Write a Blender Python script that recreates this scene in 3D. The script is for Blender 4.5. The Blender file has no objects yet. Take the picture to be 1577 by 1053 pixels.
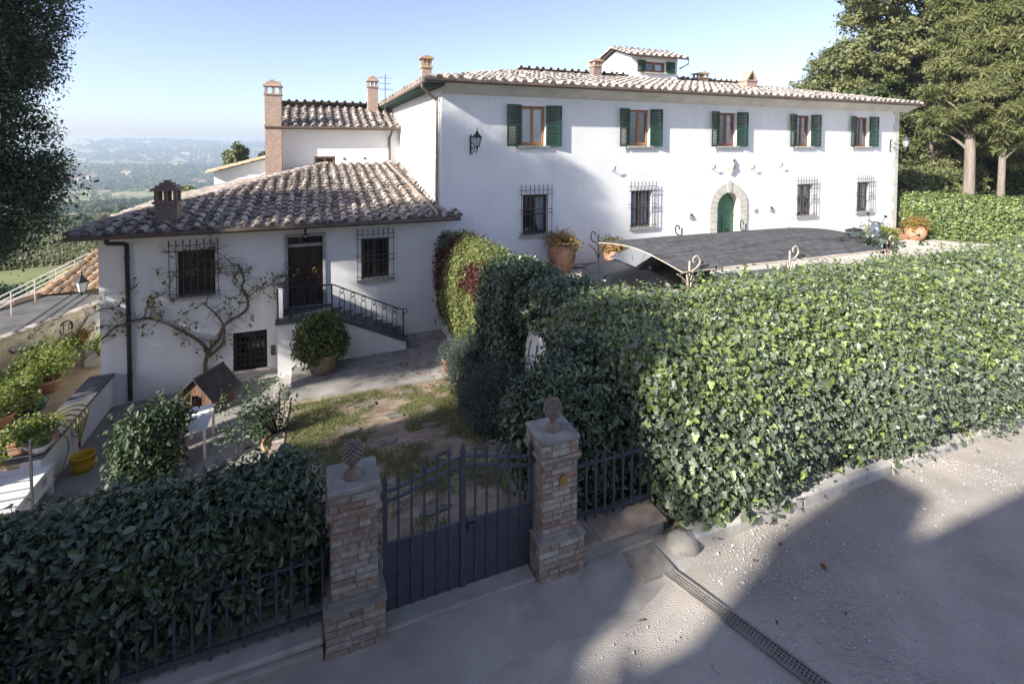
import bpy, math, random
import numpy as np
from mathutils import Matrix, Vector
rng = np.random.default_rng(7)
random.seed(7)
S = bpy.context.scene
COL = S.collection
R = math.radians

# ---------------------------------------------------------------- camera
YAW, PITCH, ROLL, FPX, PPY = 0.37968, 0.03633, 0.00352, 765.0, 249.18
fw = np.array([math.sin(YAW)*math.cos(PITCH), math.cos(YAW)*math.cos(PITCH), -math.sin(PITCH)])
rt = np.array([math.cos(YAW), -math.sin(YAW), 0.0]); up = np.cross(rt, fw)
rt, up = math.cos(ROLL)*rt+math.sin(ROLL)*up, -math.sin(ROLL)*rt+math.cos(ROLL)*up
cd = bpy.data.cameras.new('camera'); cam = bpy.data.objects.new('camera', cd); COL.objects.link(cam)
cam.matrix_world = Matrix(((rt[0], up[0], -fw[0], 0), (rt[1], up[1], -fw[1], 0), (rt[2], up[2], -fw[2], 0), (0, 0, 0, 1)))
cd.sensor_width = 36; cd.lens = 36*FPX/1577; cd.shift_y = -(526.5-PPY)/1577
cd.clip_start = 0.05; cd.clip_end = 30000
S.camera = cam

# ---------------------------------------------------------------- world, sun, exposure
SUN = np.array([-2.38, -0.80, 1.37]); SUN /= np.linalg.norm(SUN)
W = bpy.data.worlds.new('World'); S.world = W; W.use_nodes = True
nt = W.node_tree; bg = nt.nodes['Background']
sky = nt.nodes.new('ShaderNodeTexSky'); sky.sky_type = 'NISHITA'; sky.sun_disc = False
sky.sun_elevation = math.asin(SUN[2]); sky.sun_rotation = math.atan2(SUN[0], SUN[1])
sky.altitude = 200; sky.air_density = 0.8; sky.dust_density = 1.15; sky.ozone_density = 3.8
hs0 = nt.nodes.new('ShaderNodeHueSaturation'); hs0.inputs['Saturation'].default_value = .80; nt.links.new(sky.outputs[0], hs0.inputs['Color'])
tn = nt.nodes.new('ShaderNodeMix'); tn.data_type = 'RGBA'; tn.blend_type = 'MULTIPLY'; tn.inputs[0].default_value = 1; tn.inputs[7].default_value = (1.02, .945, 1.0, 1)
nt.links.new(hs0.outputs[0], tn.inputs[6]); nt.links.new(tn.outputs[2], bg.inputs[0]); bg.inputs[1].default_value = 0.128
sl = bpy.data.lights.new('sun', 'SUN'); sl.energy = 5.0; sl.angle = R(0.9); sl.color = (1.0, 0.95, 0.87)
so = bpy.data.objects.new('sun', sl); COL.objects.link(so)
so.rotation_euler = Vector(SUN).to_track_quat('Z', 'Y').to_euler()
S.view_settings.view_transform = 'Standard'; S.view_settings.look = 'None'
S.view_settings.exposure = 1.09; S.view_settings.gamma = 1
S.cycles.max_bounces = 6; S.cycles.transparent_max_bounces = 12
S.cycles.volume_bounces = 0

# ---------------------------------------------------------------- materials
def mat(name, cols, rough=.8, spec=.3, nscale=3., namt=.25, stain=None, bump=.15, bscale=30., attr=False,
        metal=0., transl=0., stretch=None, coords='Object', rampscale=None, stain2=None, tcol=None, streak=False):
    m = bpy.data.materials.new(name); m.use_nodes = True
    n = m.node_tree.nodes; L = m.node_tree.links; b = n['Principled BSDF']
    tc = n.new('ShaderNodeTexCoord'); vec = tc.outputs[coords]
    if stretch:
        mp = n.new('ShaderNodeMapping'); mp.inputs['Scale'].default_value = stretch; L.new(vec, mp.inputs[0]); vec = mp.outputs[0]
    def noise(sc, det=4, ro=.55):
        t = n.new('ShaderNodeTexNoise'); t.inputs['Scale'].default_value = sc; t.inputs['Detail'].default_value = det
        t.inputs['Roughness'].default_value = ro; L.new(vec, t.inputs['Vector']); return t.outputs['Fac']
    if len(cols) == 1:
        rgb = n.new('ShaderNodeRGB'); rgb.outputs[0].default_value = (*cols[0], 1); out = rgb.outputs[0]
    else:
        rp = n.new('ShaderNodeValToRGB'); el = rp.color_ramp.elements
        k = len(cols); lo, hi = (0., 1.) if attr else (.3, .7)
        while len(el) < k: el.new(.5)
        for i, c in enumerate(cols):
            el[i].position = lo+(hi-lo)*i/(k-1); el[i].color = (*c, 1)
        if attr:
            at = n.new('ShaderNodeAttribute'); at.attribute_name = 'rnd'; L.new(at.outputs['Fac'], rp.inputs[0])
        else: L.new(noise(rampscale or nscale*.6), rp.inputs[0])
        out = rp.outputs[0]
    if namt:
        mr = n.new('ShaderNodeMapRange'); mr.inputs[1].default_value = .25; mr.inputs[2].default_value = .75
        mr.inputs[3].default_value = 1-namt; mr.inputs[4].default_value = 1+namt*.6
        L.new(noise(nscale, 6), mr.inputs[0])
        hs = n.new('ShaderNodeHueSaturation'); L.new(mr.outputs[0], hs.inputs['Value']); L.new(out, hs.inputs['Color']); out = hs.outputs[0]
    for st in (stain, stain2):
        if st:
            c, sc, th, amt = st
            mr = n.new('ShaderNodeMapRange'); mr.inputs[1].default_value = th; mr.inputs[2].default_value = th+.1
            mr.inputs[3].default_value = 0; mr.inputs[4].default_value = amt; L.new(noise(sc, 6, .6), mr.inputs[0])
            mx = n.new('ShaderNodeMix'); mx.data_type = 'RGBA'; L.new(mr.outputs[0], mx.inputs[0]); L.new(out, mx.inputs[6])
            mx.inputs[7].default_value = (*c, 1); out = mx.outputs[2]
    if streak:      # rain streaks down the plaster
        mp = n.new('ShaderNodeMapping'); mp.inputs['Scale'].default_value = (1, 1, .10); L.new(tc.outputs[coords], mp.inputs[0])
        t = n.new('ShaderNodeTexNoise'); t.inputs['Scale'].default_value = 4.5; t.inputs['Detail'].default_value = 6; L.new(mp.outputs[0], t.inputs['Vector'])
        mr = n.new('ShaderNodeMapRange'); mr.inputs[1].default_value = .52; mr.inputs[2].default_value = .75; mr.inputs[3].default_value = 0; mr.inputs[4].default_value = .2; L.new(t.outputs['Fac'], mr.inputs[0])
        mx = n.new('ShaderNodeMix'); mx.data_type = 'RGBA'; L.new(mr.outputs[0], mx.inputs[0]); L.new(out, mx.inputs[6]); mx.inputs[7].default_value = (.52, .51, .47, 1); out = mx.outputs[2]
    L.new(out, b.inputs['Base Color'])
    b.inputs['Roughness'].default_value = rough; b.inputs['Specular IOR Level'].default_value = spec; b.inputs['Metallic'].default_value = metal
    if bump:
        bp = n.new('ShaderNodeBump'); bp.inputs['Strength'].default_value = bump; bp.inputs['Distance'].default_value = .02
        L.new(noise(bscale, 5), bp.inputs['Height']); L.new(bp.outputs[0], b.inputs['Normal'])
    if transl:
        tr = n.new('ShaderNodeBsdfTranslucent')
        if tcol:
            mm = n.new('ShaderNodeMix'); mm.data_type = 'RGBA'; mm.blend_type = 'MULTIPLY'; mm.inputs[0].default_value = 1
            L.new(out, mm.inputs[6]); mm.inputs[7].default_value = (*tcol, 1); L.new(mm.outputs[2], tr.inputs[0])
        else: L.new(out, tr.inputs[0])
        ms = n.new('ShaderNodeMixShader'); ms.inputs[0].default_value = transl
        L.new(b.outputs[0], ms.inputs[1]); L.new(tr.outputs[0], ms.inputs[2]); L.new(ms.outputs[0], n['Material Output'].inputs[0])
    return m

def brick_mat(name, c1, c2, mortar, w=.26, h=.075, mw=.014, namt=.3):
    m = mat(name, [c1], rough=.9, spec=.2, nscale=9, namt=namt, bump=0)
    n = m.node_tree.nodes; L = m.node_tree.links; b = n['Principled BSDF']
    ge = n.new('ShaderNodeNewGeometry'); sp = n.new('ShaderNodeSeparateXYZ'); L.new(ge.outputs['Position'], sp.inputs[0])
    ad = n.new('ShaderNodeMath'); L.new(sp.outputs[0], ad.inputs[0]); L.new(sp.outputs[1], ad.inputs[1])
    cb = n.new('ShaderNodeCombineXYZ'); L.new(ad.outputs[0], cb.inputs[0]); L.new(sp.outputs[2], cb.inputs[1])
    bt = n.new('ShaderNodeTexBrick'); L.new(cb.outputs[0], bt.inputs['Vector']); bt.inputs['Scale'].default_value = 1
    bt.inputs['Color1'].default_value = (*c1, 1); bt.inputs['Color2'].default_value = (*c2, 1); bt.inputs['Mortar'].default_value = (*mortar, 1)
    bt.inputs['Mortar Size'].default_value = mw; bt.inputs['Brick Width'].default_value = w; bt.inputs['Row Height'].default_value = h
    hs = [k for k in n if k.type == 'HUE_SAT'][0]; L.new(bt.outputs[0], hs.inputs['Color'])
    bp = n.new('ShaderNodeBump'); bp.inputs['Strength'].default_value = .5; bp.inputs['Distance'].default_value = -.01
    L.new(bt.outputs['Fac'], bp.inputs['Height']); L.new(bp.outputs[0], b.inputs['Normal'])
    return m

def glass_mat(name, tint=(.9, .95, 1), refl=.16):
    m = bpy.data.materials.new(name); m.use_nodes = True; n = m.node_tree.nodes; L = m.node_tree.links
    n.remove(n['Principled BSDF'])
    t = n.new('ShaderNodeBsdfTransparent'); t.inputs[0].default_value = (*tint, 1)
    g = n.new('ShaderNodeBsdfGlossy'); g.inputs['Roughness'].default_value = .03
    lw = n.new('ShaderNodeLayerWeight'); lw.inputs[0].default_value = .25
    mr = n.new('ShaderNodeMapRange'); mr.inputs[3].default_value = refl; mr.inputs[4].default_value = .8; L.new(lw.outputs['Fresnel'], mr.inputs[0])
    ms = n.new('ShaderNodeMixShader'); L.new(mr.outputs[0], ms.inputs[0]); L.new(t.outputs[0], ms.inputs[1]); L.new(g.outputs[0], ms.inputs[2])
    L.new(ms.outputs[0], n['Material Output'].inputs[0]); return m

M = dict(
 stucco=mat('white_stucco', streak=True, cols= [(.70,.70,.685),(.745,.745,.73)], rough=.92, spec=.1, nscale=.8, namt=.06, stain=((.58,.57,.53),.7,.63,.35), stain2=((.66,.64,.6),2.3,.66,.4), bump=.25, bscale=14),
 cove=mat('eave_plaster', [(.66,.64,.58),(.60,.58,.53)], rough=.95, spec=.1, nscale=1.5, namt=.2, bump=.2),
 stone=mat('grey_stone', [(.30,.29,.26),(.42,.41,.37)], rough=.9, spec=.2, nscale=5, namt=.3, bump=.4, bscale=40),
 pale_stone=mat('pale_stone', [(.50,.48,.42),(.60,.57,.50)], rough=.9, spec=.2, nscale=5, namt=.25, bump=.4, bscale=40),
 slate=mat('dark_slate', [(.07,.075,.08),(.12,.12,.12)], rough=.8, nscale=4, namt=.3, bump=.2),
 concrete=mat('concrete', [(.30,.285,.25),(.40,.38,.34)], rough=.95, spec=.15, nscale=2, namt=.3, stain=((.2,.185,.16),1.3,.58,.5), bump=.3, bscale=50),
 apron=mat('dusty_concrete', [(.34,.315,.28),(.43,.40,.355)], rough=.96, spec=.12, nscale=1.6, namt=.3, stain=((.19,.17,.145),1.1,.56,.5), stain2=((.40,.37,.33),30,.62,.4), bump=.5, bscale=60),
 kerb=mat('kerb_concrete', [(.44,.415,.37),(.52,.49,.44)], rough=.95, spec=.15, nscale=3, namt=.3, stain=((.24,.22,.19),2.2,.6,.5), bump=.35, bscale=50),
 yard=mat('yard_concrete', [(.21,.195,.175),(.31,.295,.27)], rough=.9, spec=.25, nscale=1.2, namt=.3, stain=((.09,.085,.08),.55,.58,.75), stain2=((.15,.13,.11),3,.62,.5), bump=.25, bscale=40),
 path=mat('path_concrete', [(.25,.235,.21),(.33,.31,.28)], rough=.92, spec=.2, nscale=2, namt=.3, stain=((.17,.14,.12),1.6,.55,.6), bump=.3, bscale=40),
 road=mat('gravel_road', [(.42,.375,.33),(.50,.45,.395)], rough=.97, spec=.1, nscale=1.3, namt=.25, stain=((.54,.51,.47),60,.58,.6), stain2=((.28,.25,.22),.5,.6,.4), bump=.9, bscale=70),
 fore=mat('forecourt_gravel', [(.50,.46,.40),(.58,.54,.47)], rough=.97, spec=.1, nscale=2, namt=.2, stain=((.36,.33,.28),40,.6,.5), bump=.6, bscale=50),
 soil=mat('lawn_soil', [(.26,.195,.145),(.38,.30,.225)], rough=1, spec=.05, nscale=4, namt=.4, stain=((.13,.14,.05),1.7,.55,.55), stain2=((.25,.21,.16),2.6,.62,.6), bump=.8, bscale=30),
 earth=mat('terrace_earth', [(.26,.20,.14),(.34,.27,.19)], rough=1, spec=.05, nscale=2, namt=.35, bump=.6, bscale=30),
 sunk_stone=mat('sunken_stone', [(.17,.15,.125),(.25,.225,.19)], rough=.97, nscale=5, namt=.35, stain=((.10,.085,.055),4,.52,.7), bump=.5, bscale=40),
 mortar=mat('mortar', [(.30,.27,.24)], rough=.95, nscale=20, namt=.3, bump=.4, bscale=60),
 brick=mat('weathered_brick', [(.21,.17,.14),(.35,.235,.175),(.32,.26,.205),(.39,.29,.22),(.29,.25,.21),(.48,.43,.37),(.33,.22,.165),(.35,.30,.245),(.42,.37,.32)], rough=.92, spec=.15, nscale=18, namt=.35, attr=True, stain=((.46,.43,.39),14,.55,.65), bump=.5, bscale=60),
 capstone=mat('cap_stone', [(.24,.225,.20),(.33,.31,.275)], rough=.93, nscale=6, namt=.35, stain=((.40,.38,.33),16,.64,.7), stain2=((.1,.1,.09),9,.62,.6), bump=.5, bscale=50),
 cone=mat('pine_cone_terracotta', [(.21,.165,.135),(.29,.23,.185)], rough=.9, nscale=14, namt=.35, stain=((.30,.26,.20),22,.62,.5), bump=.4, bscale=60),
 tile=mat('roof_tile', [(.11,.095,.085),(.18,.15,.125),(.25,.20,.165),(.31,.25,.205),(.39,.33,.28),(.47,.41,.355)], rough=.95, spec=.1, nscale=7, namt=.35, attr=True, stain=((.50,.485,.455),6,.53,.8), stain2=((.34,.23,.07),4.5,.66,.7), bump=.5, bscale=40),
 tile_pale=mat('roof_tile_pale', [(.16,.135,.115),(.24,.20,.17),(.34,.28,.235),(.42,.37,.32),(.50,.46,.41)], rough=.95, spec=.1, nscale=6, namt=.3, attr=True, stain=((.50,.48,.44),6,.5,.7), stain2=((.48,.29,.08),3.2,.67,.8), bump=.5, bscale=40),
 tile_orange=mat('roof_tile_orange', [(.36,.24,.15),(.44,.32,.21),(.48,.41,.31)], rough=.95, spec=.1, nscale=6, namt=.3, attr=True, stain=((.55,.5,.42),5,.55,.6), stain2=((.55,.30,.05),4,.55,.8), bump=.5, bscale=40),
 chim_brick=brick_mat('chimney_brick', (.36,.21,.15), (.44,.29,.21), (.42,.36,.30)),
 old_brick=brick_mat('old_chimney_brick', (.20,.125,.10), (.27,.19,.15), (.26,.23,.20)),
 gutter=mat('brown_gutter', [(.085,.06,.045),(.12,.085,.065)], rough=.5, spec=.4, nscale=3, namt=.25, bump=0),
 pipe=mat('copper_pipe', [(.27,.20,.16),(.34,.26,.215)], rough=.5, spec=.4, nscale=2, namt=.25, bump=0),
 darkpipe=mat('dark_drainpipe', [(.035,.028,.024)], rough=.5, nscale=2, namt=.3, bump=0),
 soffit=mat('green_soffit', [(.055,.10,.085),(.08,.13,.11)], rough=.8, nscale=3, namt=.2, bump=.1),
 shutter=mat('shutter_green', [(.010,.043,.029),(.014,.055,.037)], rough=.42, spec=.45, nscale=6, namt=.2, bump=.05),
 wood=mat('window_wood', [(.30,.15,.065),(.38,.20,.09)], rough=.5, spec=.4, nscale=8, namt=.25, stretch=(1,1,.12), bump=.1),
 wood_red=mat('window_wood_dark', [(.20,.075,.04),(.25,.10,.055)], rough=.5, spec=.4, nscale=8, namt=.25, stretch=(1,1,.12), bump=.1),
 wood_old=mat('dark_old_wood', [(.035,.022,.016),(.06,.036,.024)], rough=.55, spec=.35, nscale=10, namt=.35, stretch=(1,1,.08), bump=.25),
 dogwood=mat('kennel_wood', [(.10,.055,.035),(.16,.095,.06),(.12,.07,.045)], rough=.85, nscale=12, namt=.4, attr=True, stretch=(1,1,.1), bump=.4),
 felt=mat('roofing_felt', [(.055,.05,.048),(.085,.078,.072)], rough=.9, nscale=4, namt=.3, bump=.3, bscale=80),
 door_green=mat('green_door_paint', [(.035,.13,.075),(.045,.155,.09)], rough=.42, spec=.45, nscale=5, namt=.2, bump=.05),
 curtain=mat('curtain', [(.70,.71,.72)], rough=.95, nscale=6, namt=.12, bump=0, transl=.3),
 glass=glass_mat('window_glass'),
 lampglass=mat('milky_glass', [(.62,.64,.66)], rough=.25, spec=.5, namt=.05, bump=0, transl=.35),
 iron=mat('black_iron', [(.022,.023,.026),(.035,.034,.034)], rough=.55, spec=.4, nscale=20, namt=.3, bump=.1, metal=.2),
 gateiron=mat('anthracite_gate_paint', [(.058,.067,.085),(.070,.079,.098)], rough=.5, spec=.4, nscale=10, namt=.25, stain=((.11,.09,.075),7,.62,.35), bump=.12),
 grille=mat('grey_iron', [(.06,.06,.065),(.09,.09,.095)], rough=.6, nscale=20, namt=.3, bump=.1),
 rust=mat('rusty_white_paint', [(.56,.42,.34),(.62,.52,.45)], rough=.8, nscale=12, namt=.2, stain=((.33,.14,.06),14,.56,.8), bump=.3),
 brass=mat('brass', [(.42,.27,.09)], rough=.35, metal=.8, namt=.2, bump=0),
 terra=mat('terracotta', [(.42,.215,.135),(.52,.29,.195)], rough=.9, spec=.15, nscale=4, namt=.25, stain=((.55,.42,.33),5,.62,.6), bump=.25, bscale=40),
 terra_old=mat('mossy_terracotta', [(.24,.14,.085),(.36,.20,.12)], rough=.9, spec=.15, nscale=4, namt=.3, stain=((.10,.085,.06),3,.5,.8), bump=.3, bscale=40),
 terra_grey=mat('grey_terracotta', [(.27,.215,.17),(.33,.26,.205)], rough=.92, nscale=5, namt=.3, bump=.3, bscale=40),
 blackpot=mat('black_plastic', [(.02,.022,.022)], rough=.5, namt=.2, bump=0),
 greenpot=mat('green_plastic', [(.03,.13,.10)], rough=.45, namt=.15, bump=0),
 white=mat('white_paint', [(.74,.74,.73),(.68,.68,.66)], rough=.6, spec=.35, nscale=3, namt=.08, stain=((.5,.48,.44),6,.66,.5), bump=.05),
 enamel=mat('grey_white_enamel', [(.60,.60,.58)], rough=.4, namt=.1, bump=0),
 yellow=mat('yellow_plastic', [(.62,.40,.015),(.55,.34,.015)], rough=.5, nscale=6, namt=.15, bump=0),
 hose=mat('yellow_hose', [(.36,.31,.08),(.30,.27,.09)], rough=.5, nscale=20, namt=.2, bump=0),
 red=mat('red_plastic', [(.45,.03,.03)], rough=.4, namt=.1, bump=0),
 pink=mat('pink_cloth', [(.75,.10,.22)], rough=.9, namt=.1, bump=0),
 carpaint=mat('black_car_paint', [(.020,.022,.028)], rough=.28, spec=.35, namt=.05, bump=0),
 rubber=mat('rubber', [(.02,.02,.02)], rough=.85, namt=.2, bump=.1),
 chrome=mat('alloy', [(.5,.5,.52)], rough=.3, metal=.9, namt=.1, bump=0),
 carglass=glass_mat('car_glass', (.55,.62,.62), .17),
 scoot=mat('blue_grey_scooter_paint', [(.09,.105,.14)], rough=.25, spec=.6, namt=.1, bump=0),
 reed=mat('dark_reed_mat', [(.07,.07,.072),(.12,.12,.122),(.095,.095,.095)], rough=1, spec=.03, nscale=5, namt=.4, attr=True, bump=.3, bscale=40),
 bark=mat('bark', [(.14,.11,.085),(.22,.18,.145)], rough=.95, nscale=6, namt=.4, stretch=(1,1,.25), bump=.9, bscale=14),
 palebark=mat('pale_bark', [(.20,.165,.135),(.28,.235,.195)], rough=.95, nscale=6, namt=.35, stretch=(1,1,.2), bump=.9, bscale=12),
 vine=mat('vine_bark', [(.10,.08,.065),(.17,.14,.115)], rough=.95, nscale=14, namt=.4, bump=.6, bscale=30),
 twig=mat('dark_twigs', [(.045,.038,.022),(.03,.034,.018)], rough=1, spec=.05, nscale=9, namt=.4, bump=.6, bscale=20),
 core=mat('hedge_shade_stems', [(.020,.026,.014),(.032,.034,.018)], rough=1, spec=.03, nscale=7, namt=.4, bump=.6, bscale=20),  # closed inner shell; shade between the leaves is put into its near-black colour
 rubble=mat('rubble_stone', [(.40,.34,.25),(.46,.40,.30)], rough=.95, nscale=4, namt=.3, stain=((.20,.16,.12),3.2,.57,.8), stain2=((.28,.24,.19),6,.6,.6), bump=.8, bscale=12),
 tar=mat('flat_roof_screed', [(.09,.088,.086),(.14,.135,.13)], rough=.9, nscale=2, namt=.3, bump=.2),  # base colour kept dark to carry the shade lying on the roof
 pebble=mat('pebbles', [(.34,.33,.32),(.48,.47,.46),(.40,.37,.34),(.56,.55,.54)], rough=.9, spec=.15, nscale=20, namt=.2, attr=True, bump=0),
 plate=mat('cast_iron_cover', [(.22,.20,.18),(.27,.25,.225)], rough=.75, spec=.3, nscale=6, namt=.3, bump=.2),
 dark=mat('dark_void', [(.012,.012,.012)], rough=1, spec=0, namt=0, bump=0),  # near-black stand-in for unlit depth behind panes and under the grating
 housewhite=mat('pale_farmhouse_wall', [(.62,.58,.50)], rough=.9, namt=.1, bump=0),
 farmroof=mat('farmhouse_roof', [(.36,.20,.13)], rough=.9, namt=.2, bump=0),
)
def leafmat(name, cols, rough=.45, spec=.4, transl=.25, tcol=(1.3,1.25,.6)):
    return mat(name, cols, rough=rough, spec=spec, nscale=1.2, namt=.18, attr=True, bump=0, transl=transl, tcol=tcol)
LM = dict(
 ivy=leafmat('ivy_leaf', [(.075,.10,.06),(.10,.13,.08),(.13,.16,.10),(.09,.12,.07),(.17,.20,.13),(.13,.16,.095),(.27,.34,.07)], rough=.5, spec=1.0, transl=.10),
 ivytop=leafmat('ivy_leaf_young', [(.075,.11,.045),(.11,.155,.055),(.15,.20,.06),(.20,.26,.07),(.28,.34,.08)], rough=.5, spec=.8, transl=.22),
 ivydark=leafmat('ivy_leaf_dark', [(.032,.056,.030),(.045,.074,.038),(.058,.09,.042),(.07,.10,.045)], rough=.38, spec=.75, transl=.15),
 laurel=leafmat('laurel_leaf', [(.046,.074,.046),(.06,.095,.055),(.078,.115,.062),(.052,.084,.05),(.09,.135,.06),(.12,.17,.06)], rough=.36, spec=.8, transl=.12),
 yellow=leafmat('creeper_leaf_yellow', [(.13,.17,.055),(.18,.22,.07),(.24,.27,.085),(.10,.14,.05),(.28,.22,.11)], rough=.55, spec=.3, transl=.3),
 red=leafmat('creeper_leaf_red', [(.055,.02,.022),(.10,.022,.026),(.05,.035,.028),(.16,.03,.035),(.04,.05,.02)], rough=.55, spec=.3, transl=.2),
 lavender=leafmat('lavender_leaf', [(.055,.075,.060),(.08,.105,.085),(.11,.135,.115),(.07,.09,.085)], rough=.7, spec=.2, transl=.15, tcol=(1,1,.9)),
 box=leafmat('pot_bush_leaf', [(.06,.09,.022),(.09,.125,.03),(.13,.165,.04),(.05,.075,.02),(.24,.25,.07)], rough=.45, spec=.4, transl=.2),
 shrub=leafmat('rose_leaf', [(.045,.075,.04),(.06,.095,.045),(.085,.125,.06)], rough=.5, spec=.35, transl=.2),
 cypress=leafmat('cypress_foliage', [(.045,.066,.045),(.066,.092,.056),(.09,.115,.064),(.12,.115,.07)], rough=.75, spec=.15, transl=.1),
 oak=leafmat('holm_oak_leaf', [(.065,.08,.034),(.095,.115,.045),(.13,.15,.058),(.17,.18,.07),(.19,.165,.095)], rough=.5, spec=.35, transl=.15),
 fir=leafmat('fir_foliage', [(.07,.085,.033),(.10,.12,.043),(.14,.155,.056),(.18,.19,.07),(.17,.135,.08)], rough=.6, spec=.25, transl=.2),
 under=leafmat('understory_leaf', [(.04,.055,.022),(.06,.08,.03),(.085,.11,.038),(.12,.145,.05)], rough=.5, spec=.35, transl=.15),
 potplant=leafmat('pot_plant_leaf', [(.12,.17,.04),(.19,.25,.06),(.26,.31,.09),(.15,.18,.05)], rough=.5, spec=.3, transl=.3),
 potflower=leafmat('autumn_pot_leaf', [(.20,.15,.045),(.30,.20,.06),(.36,.22,.06),(.24,.23,.06),(.14,.075,.04)], rough=.6, spec=.2, transl=.25),
 wist=leafmat('wisteria_leaf', [(.12,.115,.03),(.17,.16,.04),(.09,.10,.03)], rough=.6, spec=.2, transl=.25),
 grass=leafmat('grass_blade', [(.09,.125,.04),(.13,.17,.05),(.18,.21,.065),(.25,.23,.11)], rough=.6, spec=.2, transl=.25),
 dead=leafmat('fallen_leaf', [(.16,.07,.035),(.22,.11,.05),(.13,.05,.03)], rough=.8, spec=.1, transl=.1),
 far=leafmat('distant_tree', [(.045,.07,.03),(.06,.09,.035),(.08,.105,.045),(.05,.075,.04)], rough=.9, spec=.05, transl=0),
)

# ---------------------------------------------------------------- objects and meshes
INV = {}
def tag(o, label=None, cat=None, group=None, kind=None):
    if label: o['label'] = label
    if cat: o['category'] = cat
    if group: o['group'] = group
    if kind: o['kind'] = kind
    return o
def thing(name, label, cat, loc=(0, 0, 0), group=None):
    o = bpy.data.objects.new(name, None); COL.objects.link(o); o.location = loc; o.empty_display_size = .1
    INV[o.name] = Matrix.Translation(-Vector(loc)); return tag(o, label, cat, group)
def link(name, me, parent=None):
    o = bpy.data.objects.new(name, me); COL.objects.link(o)
    if parent is not None:
        o.parent = parent
        if parent.name in INV: o.matrix_parent_inverse = INV[parent.name]
    return o
def local(name, label, cat, group=None):      # built round the origin, then moved by place()
    o = thing(name, label, cat, (0, 0, 0), group); INV.pop(o.name); return o
def place(o, loc, rz=0, s=1): o.location = loc; o.rotation_euler = (0, 0, rz); o.scale = (s, s, s); return o
def dup(o, loc, rz=0, label=None, s=1):
    def cp(a, par):
        c = a.copy(); COL.objects.link(c)
        if par is not None: c.parent = par
        for ch in a.children: cp(ch, c)
        return c
    c = cp(o, None); place(c, loc, rz, s)
    if label: c['label'] = label
    return c

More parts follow.
